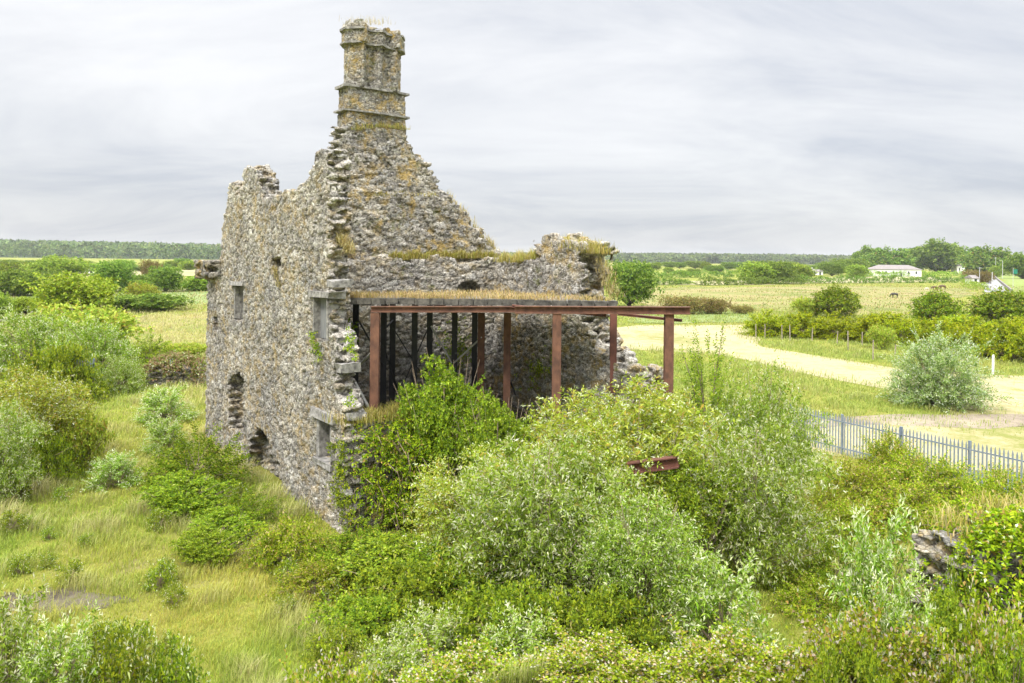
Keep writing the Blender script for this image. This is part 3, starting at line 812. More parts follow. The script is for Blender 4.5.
def lump(dirs, R, n=9, amp=.28):
    c = nrm(R.normal(0, 1, (n, 3))); w = R.uniform(-1, 1, n)
    return 1 + amp * (np.exp(-((1 - dirs @ c.T) / .16)) * w).sum(1)
def shoot_bush(seed, rx, ry, h, n_sh, n_sp, k, lL, lW, pal, tip, tipw, sp_len=.45, upb=.5, open_=.9, droop=.15, lo=-.12, amp=.28, wild=.18):
    """shrub: arching shoots from one stool, side sprigs over the outer part of each shoot"""
    R = np.random.default_rng(seed)
    z = R.uniform(lo, 1, n_sh); ph = R.uniform(0, 2 * math.pi, n_sh)
    c = np.sqrt(np.clip(1 - z * z, 0, 1))
    dirs = np.stack([c * np.cos(ph), c * np.sin(ph), z], 1)
    rad = lump(dirs, R, 12, amp) * (1 + R.normal(0, wild * .5, n_sh)) * R.choice([1, .78, .58], n_sh, p=[.66, .22, .12])
    tipP = dirs * rad[:, None] * np.array((rx, ry, h)); tipP[:, 2] = np.maximum(tipP[:, 2], .02 * h)
    base = np.stack([R.normal(0, .12 * rx, n_sh), R.normal(0, .12 * ry, n_sh), np.zeros(n_sh)], 1)
    ctrl = base + (tipP - base) * .45 + np.array((0, 0, 1.0)) * (upb * np.linalg.norm(tipP - base, axis=1) * .6)[:, None]
    def bez(s): s = s[..., None]; return ((1 - s) ** 2) * base[:, None] + 2 * s * (1 - s) * ctrl[:, None] + s ** 2 * tipP[:, None]
    s = R.uniform(.42, 1.0, (n_sh, n_sp)) ** .75; s[:, 0] = 1.0
    O = bez(s); T = nrm(bez(np.minimum(s + .04, 1.05)) - bez(s - .04))
    outw = nrm(O / np.array((rx, ry, h)))
    D = T * .55 + outw * .5 + R.normal(0, .42, O.shape) + np.array((0, 0, .32))
    Ln = sp_len * R.uniform(.6, 1.35, (n_sh, n_sp)) * (1 + R.random((n_sh, n_sp)) ** 6 * wild * 4)
    f = sprig_leaves('foliage', O.reshape(-1, 3), D.reshape(-1, 3), Ln.ravel(), k, lL, lW, pal, tip, tipw, R, open_, .1, droop)
    q = np.linspace(0, 1, 5)
    sel = R.choice(n_sh, min(n_sh, 70), replace=False)
    B = bez(np.tile(q, (n_sh, 1)) * R.uniform(.9, 1.1, (n_sh, 1)))[sel]
    return f, stems_mesh('stem', [list(map(tuple, b)) for b in B], .022 * max(.6, h / 2), M_STEM)

def blob_tree(seed, rx, ry, h, trunk_h, n_blob, n_sp, k, lL, lW, pal, tip=None, tipw=.5, br=.42, fill=.8, mat=None, sp_len=None):
    """tree: trunk, limbs, and a crown of leafy clumps with gaps between them"""
    R = np.random.default_rng(seed)
    ch = h - trunk_h
    z = R.uniform(-.95, 1, n_blob); ph = np.arange(n_blob) * 2.4 + R.uniform(-.5, .5, n_blob); c = np.sqrt(1 - z * z)
    rr = R.uniform(.45, fill, n_blob) * (1 + .10 * np.sin(ph * 2 + seed) + .08 * np.sin(z * 5 + ph))
    ctr = np.stack([c * np.cos(ph) * rx, c * np.sin(ph) * ry, z * ch * .5], 1) * rr[:, None] + (0, 0, trunk_h + ch * .5)
    rad = br * min(rx, ry, ch * .6) * R.uniform(.6, 1.25, n_blob)
    N = n_blob * n_sp
    d = nrm(R.normal(0, 1, (N, 3)) + (0, 0, .35)); b = np.repeat(np.arange(n_blob), n_sp)
    rads = rad[b] * (1 - R.random(N) ** 2 * .75)
    O = ctr[b] + d * rads[:, None] * (1, 1, .8)
    O[:, 2] = np.maximum(O[:, 2], .04 * h)
    f = sprig_leaves('crown', O, d + R.normal(0, .5, (N, 3)), np.full(N, sp_len or lL * 1.6) * R.uniform(.6, 1.4, N), k, lL, lW, pal, tip, tipw, R, mat=mat, tilt=1.0)
    mb = MB(); r0 = .035 * h + .04 if h > 4.7 else .02 * h
    mb.tube([(0, 0, -.15), (.03 * h * .3, 0, trunk_h * .6), (0, .03 * h * .3, trunk_h + ch * .25), (.02 * h, 0, trunk_h + ch * .6)], [r0 * 1.25, r0, r0 * .75, r0 * .3], 7)
    for i in R.choice(n_blob, min(n_blob, 14), replace=False):
        s = np.array((0, 0, trunk_h * R.uniform(.6, 1.0))); m = (s + ctr[i]) / 2 + (0, 0, -.06 * h)
        mb.tube([tuple(s), tuple(m), tuple(ctr[i])], [r0 * .5, r0 * .3, r0 * .1], 5)
    if h < 5.5:
        for i in range(34):
            v = nrm(R.normal(0, 1, 3) + (0, 0, .5)); e_ = v * np.array((rx, ry, ch * .55)) * R.uniform(.95, 1.22) + (0, 0, trunk_h + ch * .45)
            if e_[2] < .2: continue
            m = e_ * (.55, .55, .6) + R.normal(0, .08, 3)
            mb.tube([tuple(e_ * (.1, .1, .2)), tuple(m), tuple(e_)], [.018, .012, .005], 4)
    return f, mb.data('trunk', M_BARK if h > 5.5 else M_STEM, True)

# leaf colours (linear base colours)
BUD = [((0.131, 0.218, 0.020), .22), ((0.221, 0.350, 0.031), .36), ((0.312, 0.443, 0.052), .26), ((0.375, 0.503, 0.111), .10), ((0.284, 0.291, 0.059), .06)]
BUDT = [((0.606, 0.653, 0.380), .45), ((0.446, 0.513, 0.190), .35), ((0.707, 0.720, 0.522), .2)]
BUDY = [((0.186, 0.245, 0.020), .25), ((0.329, 0.415, 0.037), .35), ((0.463, 0.515, 0.084), .25), ((0.384, 0.308, 0.052), .15)]
LUSH = [((0.106, 0.174, 0.019), .25), ((0.205, 0.288, 0.019), .4), ((0.306, 0.377, 0.019), .3), ((0.397, 0.416, 0.112), .05)]
BRAM = [((0.132, 0.198, 0.009), .25), ((0.255, 0.341, 0.014), .33), ((0.380, 0.448, 0.033), .22), ((0.389, 0.293, 0.064), .12), ((0.474, 0.400, 0.170), .08)]
DARKB = [((0.085, 0.144, 0.009), .32), ((0.164, 0.258, 0.013), .4), ((0.266, 0.356, 0.021), .23), ((0.343, 0.281, 0.048), .05)]
BRIGHT = [((0.155, 0.237, 0.018), .25), ((0.252, 0.361, 0.026), .4), ((0.363, 0.459, 0.049), .3), ((0.466, 0.493, 0.124), .05)]
GORSE = [((0.144, 0.199, 0.010), .25), ((0.267, 0.335, 0.010), .4), ((0.392, 0.433, 0.010), .3), ((0.494, 0.467, 0.057), .05)]
TREE = [((0.087, 0.160, 0.025), .3), ((0.158, 0.250, 0.033), .4), ((0.236, 0.333, 0.049), .25), ((0.323, 0.376, 0.081), .05)]
TREEL = [((0.137, 0.228, 0.027), .25), ((0.235, 0.349, 0.036), .4), ((0.333, 0.445, 0.065), .3), ((0.436, 0.497, 0.108), .05)]
BROWN = [((0.187, 0.153, 0.043), .3), ((0.275, 0.213, 0.063), .35), ((0.208, 0.222, 0.051), .25), ((0.363, 0.267, 0.117), .1)]
SILV = [((0.143, 0.223, 0.055), .25), ((0.250, 0.354, 0.089), .4), ((0.372, 0.470, 0.150), .25), ((0.483, 0.523, 0.220), .1)]
SILVT = [((0.509, 0.591, 0.372), .6), ((0.620, 0.640, 0.520), .4)]
IVY = [((0.131, 0.208, 0.009), .3), ((0.266, 0.356, 0.009), .35), ((0.417, 0.483, 0.022), .22), ((0.374, 0.250, 0.072), .13)]
WOODS = [((0.089, 0.130, 0.048), .3), ((0.132, 0.180, 0.057), .4), ((0.181, 0.229, 0.072), .25), ((0.232, 0.246, 0.096), .05)]

K = {}
K['buddleia_a'] = blob_tree(21, 2.4, 2.1, 3.9, .1, 84, 36, 9, .150, .046, BUD, BUDT, .85, .27, 1.0, sp_len=.36, mat=None)
K['buddleia_b'] = blob_tree(22, 2.3, 2.0, 4.0, .1, 80, 36, 9, .145, .046, BUD, BUDT, .6, .27, 1.0, sp_len=.34)
K['buddleia_y'] = blob_tree(23, 2.4, 2.0, 4.6, .1, 84, 36, 9, .135, .046, BUDY, BUDT, .5, .27, 1.0, sp_len=.32)
K['buddleia_w'] = shoot_bush(20, 2.3, 2.0, 2.2, 210, 8, 11, .150, .046, BUD, BUDT, .55)
K['buddleia_s'] = shoot_bush(24, 1.0, 1.0, 1.7, 90, 7, 10, .145, .044, BUD, BUDT, .85, .38)
K['lush_a'] = shoot_bush(25, 1.5, 1.4, 1.9, 150, 7, 10, .115, .06, LUSH, BRIGHT, .3, .34)
K['lush_t'] = shoot_bush(35, 1.7, 1.5, 4.6, 280, 9, 10, .115, .055, LUSH, BRIGHT, .3, .42)
K['lush_b'] = shoot_bush(26, 1.7, 1.5, 1.2, 150, 7, 10, .11, .06, LUSH, BRIGHT, .3, .30)
K['bramble_a'] = shoot_bush(27, 1.6, 1.5, 1.0, 160, 8, 9, .090, .058, BRAM, None, 0, .36, .55, wild=.32)
K['bramble_b'] = shoot_bush(28, 1.7, 1.3, 1.3, 160, 8, 9, .090, .058, BRAM, None, 0, .36, .55, wild=.32)
K['bramble_p'] = shoot_bush(36, 1.3, 1.1, .9, 150, 8, 9, .085, .055, BRAM, [((.55, .46, .36), .5), ((.50, .52, .36), .5)], .35, .30, .6, wild=.3)
K['dark_bramble'] = shoot_bush(29, 1.5, 1.4, 1.6, 170, 8, 9, .10, .058, DARKB, LUSH, .3, .34, .5, wild=.25)
K['nettle'] = shoot_bush(30, 1.1, 1.0, .9, 90, 6, 9, .12, .05, LUSH, BUDT, .22, .34, .8)
K['weed'] = shoot_bush(31, .55, .5, .7, 36, 5, 8, .12, .045, LUSH, BUDT, .3, .25, .9)
K['silver_willow'] = shoot_bush(32, 2.5, 2.4, 3.6, 300, 8, 12, .18, .055, SILV, SILVT, .6, .55, .62, .6, .1, .02, .14, .25)
K['gorse_a'] = shoot_bush(33, 2.4, 2.0, 2.6, 130, 6, 9, .24, .13, GORSE, None, 0, .5, .5)
K['gorse_b'] = shoot_bush(34, 2.2, 2.2, 2.3, 130, 6, 9, .24, .13, GORSE, BRIGHT, .3, .5, .5)
K['round_tree'] = blob_tree(41, 4.2, 4.0, 6.0, .3, 54, 26, 7, .38, .24, TREE, TREEL, .35)
K['bright_tree'] = blob_tree(42, 4.6, 4.2, 6.0, .3, 54, 28, 7, .36, .24, BRIGHT, GORSE, .3)
K['light_tree'] = blob_tree(43, 4.5, 4.0, 6.6, .3, 52, 26, 7, .38, .25, TREEL, BRIGHT, .25)
K['low_tree'] = blob_tree(51, 5.0, 4.5, 4.2, .2, 60, 26, 7, .36, .24, TREE, TREEL, .45)
K['low_light_tree'] = blob_tree(52, 5.0, 4.5, 4.4, .2, 60, 26, 7, .36, .24, TREEL, BRIGHT, .3)
K['lush_r'] = blob_tree(53, 1.9, 1.6, 4.8, .3, 60, 40, 8, .115, .062, LUSH, BRIGHT, .5, .34, .9)
K['lush_m'] = blob_tree(54, 1.7, 1.5, 2.0, .1, 50, 40, 8, .11, .062, LUSH, BRIGHT, .4, .34, .9)
K['tall_bush'] = blob_tree(50, 2.2, 2.0, 5.2, .4, 46, 26, 7, .24, .15, TREEL, BRIGHT, .4)
K['dark_bush'] = blob_tree(44, 2.6, 2.3, 3.0, .12, 40, 22, 7, .24, .14, DARKB, TREEL, .4)
K['olive_bush'] = blob_tree(45, 2.8, 2.4, 3.0, .12, 40, 22, 7, .24, .14, BUDY, TREEL, .25)
K['brown_bush'] = blob_tree(46, 3.0, 2.4, 2.4, .1, 40, 22, 7, .24, .12, BROWN, None, 0)
K['tall_tree'] = blob_tree(47, 7.0, 6.5, 12.0, .8, 54, 26, 6, .85, .6, TREE, TREEL, .25, .36, .95)
K['wide_tree'] = blob_tree(48, 8.0, 7.0, 10.0, .8, 58, 26, 6, .85, .6, TREE, BROWN, .15, .36, .95)
K['fresh_tree'] = blob_tree(49, 5.0, 5.0, 7.0, .4, 46, 24, 6, .7, .5, TREEL, BRIGHT, .3, .38, .9)

USED = {}
def plant(kind, name, x, y, z, sx, sy, sz, label, cat, group=None, rz=None):
    f, s = K[kind]
    z = z + (float(bank(x, y)) if z < .5 else 0)
    e = empty(name, (x, y, z), random.uniform(0, 6.28) if rz is None else rz, (sx, sy, sz))
    tree = f.name.startswith('crown')
    bush = tree and name.endswith('_bush')
    link('crown' if tree and not bush else 'foliage', f, e); link('trunk' if tree and not bush else 'stem', s, e)
    return tag(e, label, cat, group)
DIM = {k: (v[0], v[1]) for k, v in K.items()}
def ext(kind):
    me = K[kind][0]; n = len(me.vertices); a = np.empty(n * 3, np.float32); me.vertices.foreach_get('co', a); a = a.reshape(-1, 3)
    return np.percentile(np.abs(a[:, 0]), 98.5), np.percentile(a[:, 2], 99)
EXT = {k: ext(k) for k in K}
def shrub(kind, name, px, wpx, top, Y, label, cat='shrub', group=None, zb=0.0, base=None, depth=1.0, rz=None):
    """a plant centred on the sight line px, wpx pixels wide, top at pixel row top, Y metres away (or standing on the ground at row base)"""
    if base is not None: Y = float(gnd(px, base, zb)[1])
    p = at(px, top, Y); hw, hh = EXT[kind]
    zg = zb + (float(bank(p[0], Y)) if zb < .5 else 0)
    sx = wpx * Y / 750 / 2 / hw; sz = (p[2] - zg) / hh
    if sz / sx > 1.7 or sx / sz > 1.9: print('ASPECT', kind, px, top, round(sx, 2), round(sz, 2))
    return plant(kind, name, p[0], Y, zb - .03, sx, sx * depth, sz, label, cat, group, rz if rz is not None else random.uniform(-.5, .5))
# ------------------------------------------------------------------ bushes in front of the ruin
B = 'shrub'
shrub('buddleia_a', 'buddleia_bush', 540, 178, 442, 19.5, 'large pale flecked buddleia bush in the middle, directly below the central rusty post', B, depth=.8)
shrub('buddleia_b', 'buddleia_bush', 640, 140, 498, 18.2, 'buddleia bush just below the rusty beam among the bushes', B, depth=.8)
shrub('buddleia_y', 'buddleia_bush', 632, 190, 386, 22.6, 'yellow green buddleia bush between the two rightmost rusty posts', B, depth=.7)
shrub('buddleia_a', 'buddleia_bush', 748, 150, 424, 21.0, 'big buddleia bush right of the rusty beam, falling towards the open grass', B, depth=.85)
shrub('buddleia_b', 'buddleia_bush', 762, 100, 372, 25.0, 'pale grey green buddleia bush beside the left end of the palisade fence', B)
shrub('lush_t', 'leafy_bush', 708, 100, 345, 26.5, 'fresh green bush behind the rightmost rusty post', B)
shrub('buddleia_s', 'buddleia_bush', 722, 105, 560, 16.8, 'small rounded white flecked buddleia at the right front of the thicket', B)
shrub('lush_r', 'leafy_bush', 444, 88, 364, 25.4, 'bright leafy bush growing up in front of the black posts', B)
shrub('lush_r', 'leafy_bush', 498, 78, 402, 24.2, 'low green bush under the pair of rusty posts', B)
shrub('buddleia_y', 'buddleia_bush', 480, 130, 452, 20.8, 'olive tinted buddleia beside the ivy covered wall stub', B)
shrub('buddleia_y', 'buddleia_bush', 590, 150, 432, 21.3, 'yellowish buddleia bush in front of the central rusty post', B, depth=.7)
shrub('buddleia_y', 'buddleia_bush', 588, 130, 398, 23.6, 'olive green buddleia between the central rusty post and the dark one right of it', B, depth=.6)
shrub('buddleia_y', 'buddleia_bush', 655, 110, 400, 23.6, 'yellow green buddleia at the foot of the rightmost rusty post', B, depth=.6)
shrub('lush_m', 'leafy_bush', 400, 120, 545, 20.4, 'lime green bush directly under the ivy covered wall stub', B)
shrub('lush_m', 'leafy_bush', 462, 120, 548, 19.8, 'lime green bush at the left foot of the large pale flecked buddleia', B)
shrub('lush_b', 'leafy_bush', 372, 130, 600, 17.6, 'low lime green mound at the left front of the thicket', B)
shrub('lush_a', 'leafy_bush', 340, 70, 625, 16.4, 'isolated light green weed bush at the bottom, left of the thicket', B)
shrub('buddleia_s', 'buddleia_bush', 395, 80, 640, 14.9, 'pale flowering sprays at the bottom edge, below the lime green mounds', B)
shrub('lush_r', 'buddleia_bush', 690, 90, 452, 20.6, 'fresh green buddleia to the right of the rusty beam', B, depth=.7)
shrub('lush_b', 'leafy_bush', 425, 150, 566, 18.6, 'bright green low bush at the foot of the ivy covered wall stub', B)
shrub('lush_b', 'leafy_bush', 510, 150, 590, 17.0, 'bright green leafy mound at the front of the central thicket', B)
shrub('buddleia_s', 'buddleia_bush', 430, 85, 610, 16.2, 'pale sprays of a small buddleia in front of the bright green mounds', B)
shrub('buddleia_s', 'buddleia_bush', 520, 90, 612, 15.9, 'small silvery buddleia at the bottom edge below the thicket', B)
shrub('lush_b', 'leafy_bush', 600, 150, 595, 16.8, 'green leafy mound left of the small rounded buddleia', B)
shrub('dark_bramble', 'bramble', 356, 100, 530, 21.4, 'dark bramble clump at the near corner of the ruin', 'bramble')
shrub('bramble_b', 'bramble', 322, 90, 560, 20.0, 'brown tinged bramble in front of the near corner of the ruin', 'bramble')
# foot of the side wall
shrub('dark_bramble', 'bramble', 194, 104, 434, 28.4, 'dense dark green bramble mound against the foot of the side wall', 'bramble', depth=.7)
shrub('dark_bramble', 'bramble', 240, 66, 492, 24.6, 'dark bramble directly below the ragged arch in the side wall', 'bramble')
shrub('lush_m', 'leafy_bush', 186, 76, 476, 26.0, 'leafy green bush at the outer edge of the bramble mound by the side wall', B)
shrub('lush_m', 'leafy_bush', 224, 66, 512, 23.4, 'leafy bush in front of the dark bramble below the arch', B)
shrub('lush_m', 'leafy_bush', 206, 58, 530, 22.0, 'bright green bush standing alone in the grass before the side wall', B)
shrub('bramble_a', 'bramble', 288, 95, 516, 22.0, 'reddish bramble between the ragged arch and the near corner', 'bramble')
# --- left side
shrub('buddleia_y', 'buddleia_bush', 20, 110, 372, 30.0, 'big olive green bush at the left edge with dark gaps', B)
shrub('buddleia_w', 'buddleia_bush', 30, 110, 312, 56, 'white flecked bush near the road at the far left', B)
shrub('buddleia_w', 'buddleia_bush', 95, 90, 322, 52, 'grey green bush in the thicket behind the left meadow', B)
shrub('olive_bush', 'brown_scrub', 88, 110, 306, 66, 'brownish green scrub below the bright round tree', B)
shrub('lush_b', 'leafy_bush', 60, 90, 345, 45, 'yellow green bush in front of the white flecked bush', B)
shrub('buddleia_w', 'buddleia_bush', 122, 50, 358, None, 'rounded light green bush just left of the low overgrown wall', B, base=392)
shrub('lush_a', 'leafy_bush', 150, 60, 338, 60, 'green bush behind the low overgrown wall', B)
shrub('olive_bush', 'scrub_bush', 190, 46, 343, 66, 'low scrub beside the far end of the ruin', B)
shrub('buddleia_s', 'buddleia_bush', 166, 54, 386, None, 'pale flowering bush in the left meadow, nearer the low wall', B, base=422)
shrub('buddleia_s', 'buddleia_bush', 168, 46, 416, None, 'pale flowering bush in the left meadow, nearer the bramble mound', B, base=452)
shrub('buddleia_s', 'buddleia_bush', 116, 50, 452, None, 'whitish weed clump in the middle of the left meadow', B, base=486)
shrub('olive_bush', 'scrub_bush', 80, 55, 410, None, 'reddish brown scrub to the right of the big left edge bush', B, base=472)
shrub('lush_b', 'leafy_bush', 50, 60, 436, None, 'vivid green low bush below the big left edge bush', B, base=482)
shrub('nettle', 'weed_clump', 18, 26, 468, None, 'small upright yellow green weed near the left edge', 'weed', base=500)
shrub('buddleia_a', 'buddleia_bush', -5, 80, 405, 26.5, 'dark based bush cut by the left edge of the photo', B)
shrub('lush_m', 'leafy_bush', 42, 60, 400, 33.0, 'grey green bush beside the left edge, behind the vivid green low bush', B)
# lower left corner
shrub('buddleia_s', 'buddleia_bush', 8, 90, 592, 14.2, 'pale leaved buddleia in the bottom left corner', B)
shrub('buddleia_s', 'buddleia_bush', 62, 90, 618, 13.8, 'pale leaved buddleia at the bottom, next to the corner one', B)
shrub('nettle', 'nettle_patch', 120, 90, 630, 14.0, 'green nettles at the bottom left below the gravel patch', 'nettles')
shrub('nettle', 'nettle_patch', 172, 70, 640, 14.2, 'green nettles at the bottom, right of the other nettles', 'nettles')
# --- right side
shrub('buddleia_s', 'buddleia_bush', 884, 92, 512, 17.4, 'slender silvery buddleia standing left of the ivy covered wall lump', B)
shrub('dark_bramble', 'bramble', 836, 70, 540, 20.0, 'dark green bramble behind the silvery buddleia', 'bramble')
shrub('dark_bramble', 'bramble', 800, 60, 556, 20.2, 'green bramble at the right foot of the big buddleia', 'bramble')
shrub('bramble_a', 'bramble', 890, 70, 432, 31, 'bramble climbing the palisade fence in its middle', 'bramble')
n = 0
for px, w, t, Y, l in ((850, 95, 462, 29, 'bramble patch at the left of the fence foot'), (925, 110, 455, 28, 'olive bramble patch under the middle of the fence'), (1000, 100, 468, 25.5, 'bramble patch under the right end of the fence'),
                       (900, 120, 484, 25, 'broad bramble patch midway between fence and silvery buddleia'), (985, 120, 490, 23, 'bramble patch just behind the ivy covered wall lump'), (830, 90, 500, 24, 'bramble patch to the right of the big buddleia')):
    shrub(('bramble_a', 'bramble_b')[n % 2], 'bramble', px, w, t, Y, l, 'bramble', depth=.9); n += 1
# closest brambles along the bottom edge
for px, w, t, Y, l in ((330, 120, 664, 13.2, 'pinkish bramble at the bottom edge under the near corner'), (470, 140, 655, 12.8, 'pinkish bramble at the bottom edge under the central thicket'),
                       (600, 140, 646, 12.4, 'bramble with pale tips at the bottom edge, left of the small rounded buddleia'), (735, 150, 640, 11.8, 'bramble with pale tips at the bottom edge, below the small rounded buddleia'),
                       (870, 150, 618, 11.2, 'bramble with dry stems at the bottom edge, below the silvery buddleia'), (1000, 130, 612, 10.6, 'bramble in the bottom right corner below the wall lump')):
    shrub('bramble_p', 'bramble', px, w, t, Y, l, 'bramble', depth=.8); n += 1
shrub('buddleia_s', 'buddleia_bush', 900, 80, 575, 11.8, 'silvery buddleia sprays in front of the wall lump', B)
shrub('lush_a', 'weed_clump', 1012, 80, 622, 10.2, 'pale leaved weed stems in the bottom right corner', 'weed')
shrub('nettle', 'weed_clump', 962, 50, 560, 12.6, 'leafy weed hanging down the face of the wall lump', 'weed', zb=2.2)

shrub('lush_b', 'leafy_bush', 860, 110, 640, 10.9, 'light green leafy plants at the bottom edge, left of the wall stump', B)
shrub('lush_m', 'leafy_bush', 960, 70, 600, 12.0, 'bright leaved bush at the left foot of the wall stump', B)
Rw = random.Random(11)
for i in range(30):
    px, py = Rw.uniform(10, 340), Rw.uniform(500, 660)
    if px > 330 - (py - 480) * .2 and py < 560: continue
    if 20 < px < 140 and 585 < py < 640: continue
    q_ = gnd(px, py); s_ = Rw.uniform(.4, .85)
    plant('weed', 'weed_clump', q_[0], q_[1], -.03, s_ * .8, s_ * .8, s_ * 1.1, 'small leafy weed growing in the open grass at lower left', 'weed', 'weeds in the open grass at lower left')
for i in range(16):
    q_ = gnd(Rw.uniform(770, 1000), Rw.uniform(480, 620)); s_ = Rw.uniform(.5, 1.1)
    plant(Rw.choice(('weed', 'nettle', 'bramble_a')), 'weed_clump', q_[0], q_[1], -.03, s_ * .6, s_ * .6, s_ * .6, 'small leafy weed in the rough grass below the palisade fence', 'weed', 'weeds in the rough grass at right')
# --- fields on the right
shrub('silver_willow', 'silver_willow', 940, 92, 336, None, 'silvery green rounded willow bush standing alone beside the hay field', B, base=405)
shrub('olive_bush', 'thorn_bush', 882, 26, 326, None, 'small thin olive thorn by the wooden fence posts', B, base=349)
i = 0
GL_ = [('dense yellow green shrub at the left end of the bright hedge', 768, 50, 312, 336), ('second bright shrub from the left end of the hedge', 800, 50, 313, 337), ('bright green hedge shrub below the dark round thorn', 835, 50, 314, 339), ('hedge shrub behind the small thin thorn', 868, 52, 317, 341),
       ('hedge shrub right of the small thin thorn', 902, 52, 317, 344), ('bright hedge shrub behind the top of the silver willow', 935, 54, 319, 347), ('bright hedge shrub to the right of the silver willow', 972, 60, 320, 354), ('bright yellow green hedge shrub at the right edge', 1010, 62, 320, 360)]
for l, px, w, t, b in GL_:
    shrub(('gorse_a', 'gorse_b')[i % 2], 'hedge_shrub', px, w, t, None, l, B, 'bright shrubs of the hedge beyond the hay field', base=b); i += 1
for l, px, w, t, b in (('hedge shrub with yellowish top in the back row, left of the silver willow', 885, 60, 313, 334), ('back row hedge shrub below the right hand thorn', 960, 70, 316, 338), ('back row hedge shrub at the right edge below the dark bush', 1020, 70, 318, 340)):
    shrub('gorse_b', 'hedge_shrub', px, w, t, None, l, B, 'bright shrubs of the hedge beyond the hay field', base=b)
shrub('dark_bush', 'thorn_tree', 836, 46, 287, None, 'dark round hawthorn in the meadow above the bright hedge', B, base=318)
shrub('olive_bush', 'thorn_bush', 808, 34, 298, None, 'lower olive part thorn leaning left of the dark round hawthorn', B, base=317)
shrub('dark_bush', 'thorn_tree', 936, 46, 292, None, 'dark bush below the grazing brown horses', B, base=326)
shrub('dark_bush', 'thorn_tree', 1004, 62, 291, None, 'large dark bush below the road at the right edge', B, base=325)
shrub('brown_bush', 'brown_scrub', 682, 44, 296, None, 'russet scrub bush right of the ruin, nearer the rusty beam', B, base=314)
shrub('brown_bush', 'brown_scrub', 712, 34, 298, None, 'russet scrub bush further right of the ruin', B, base=314)
shrub('brown_bush', 'brown_scrub', 742, 24, 305, None, 'tiny russet scrub at the end of the russet row', B, base=314)
shrub('round_tree', 'tree', 629, 54, 262, None, 'green tree in the field right behind the broken end of the ruin', 'tree', base=307)
# trees and hedges further off on the right
shrub('fresh_tree', 'field_tree', 756, 36, 263, None, 'left tree of the green clump in the middle distance', 'tree', base=283.5)
shrub('round_tree', 'field_tree', 776, 36, 261.5, None, 'middle tree of the green clump in the middle distance', 'tree', base=283.5)
shrub('fresh_tree', 'field_tree', 797, 30, 264.5, None, 'right tree of the green clump in the middle distance', 'tree', base=282)
far = 'trees of the distant tree line on the right'
def fartree(kind, px, w, t, b, l, g=far): shrub(kind, 'distant_tree', px, w, t, None, l, 'tree', g, base=b)
for kind, px, w, t, b, l in (('tall_tree', 868, 26, 247, 272, 'dark pointed tree at the left end of the hill top trees'), ('wide_tree', 888, 42, 249, 273, 'broad tree behind the left end of the white bungalow'), ('tall_tree', 912, 34, 250, 270, 'tree behind the white bungalow'),
                             ('tall_tree', 938, 48, 241, 273, 'tallest rounded tree right of the white bungalow'), ('wide_tree', 967, 36, 250, 272, 'tree right of the tallest rounded tree'), ('wide_tree', 988, 44, 248, 275, 'broad tree above the road at far right'),
                             ('tall_tree', 1022, 30, 254, 279, 'tree at the right edge beside the green sign'), ('round_tree', 850, 36, 259, 275, 'dark green tree left of the white bungalow'), ('fresh_tree', 857, 20, 265, 277.5, 'bright green tree at the left end of the white bungalow'),
                             ('round_tree', 832, 26, 262, 276, 'dark tree left of the bright green tree'), ('fresh_tree', 823, 12, 265, 274, 'light round tree beside the small white cottage'), ('fresh_tree', 995, 12, 266, 277, 'light green tree at the top of the road'),
                             ('brown_bush', 972, 20, 270, 282, 'russet tree beside the road pole'), ('brown_bush', 985, 16, 271, 284, 'russet bush at the left of the road'), ('round_tree', 1003, 26, 258, 273, 'dark tree behind the road top')):
    fartree(kind, px, w, t, b, l, None)
R2 = random.Random(5)
for i in range(34):
    px = 612 + i * 6.6 + R2.uniform(-4, 4)
    b = R2.choice((268.5, 270, 272.5, 275)); w = R2.uniform(10, 22); 
    fartree(R2.choice(('round_tree', 'dark_bush', 'round_tree', 'fresh_tree')), px, w, b - R2.uniform(4.5, 8), b, 'small rounded tree in the distant tree line right of the ruin', 'small trees of the distant tree line right of the ruin')

def hedge(p, q, h, w, n, leaf, pal, label, name='hedge'):
    R = np.random.default_rng(int(abs(p[0] * 7 + q[1])) % 9999)
    p, q = np.asarray(p)[:2], np.asarray(q)[:2]
    s = R.random(n); c = p + (q - p) * s[:, None]
    L = np.linalg.norm(q - p); side = np.array([-(q - p)[1], (q - p)[0]]) / L
    a = R.uniform(-.15, math.pi + .15, n); hh = h * (.75 + .35 * np.sin(s * L / 5.3 + 1) * np.sin(s * L / 2.1) + .1 * R.random(n))
    P = np.stack([c[:, 0] + side[0] * np.cos(a) * w / 2, c[:, 1] + side[1] * np.cos(a) * w / 2, np.abs(np.sin(a)) ** .7 * hh], 1)
    D = np.stack([side[0] * np.cos(a), side[1] * np.cos(a), np.sin(a) + .2], 1) + R.normal(0, .5, (n, 3))
    o = link(name, sprig_leaves('hedge', P, D, np.full(n, leaf * 1.8), 7, leaf, leaf * .62, pal, None, 0, R))
    return tag(o, label, 'hedge')
hedge(gnd(606, 286), gnd(690, 284.5), 1.6, 3, 500, .6, TREE, 'low dark hedge just right of the ruin across the field')
hedge(gnd(700, 285.5), gnd(800, 284), 2.0, 3, 700, .6, TREE, 'dark hedge line under the green tree clump')
hedge(gnd(796, 283.5), gnd(968, 283), 2.4, 3, 1100, .6, TREE, 'dark hedge line above the horses')
hedge(gnd(850, 277), gnd(970, 276), 2.3, 4, 900, .7, TREEL, 'green hedge in front of the white bungalow')
hedge(gnd(605, 279), gnd(740, 277), 2.5, 5, 800, .8, TREE, 'far hedge across the right hand plain')
hedge(gnd(966, 286), gnd(984, 291), 2.0, 3, 300, .4, TREEL, 'hedge beside the near end of the road')
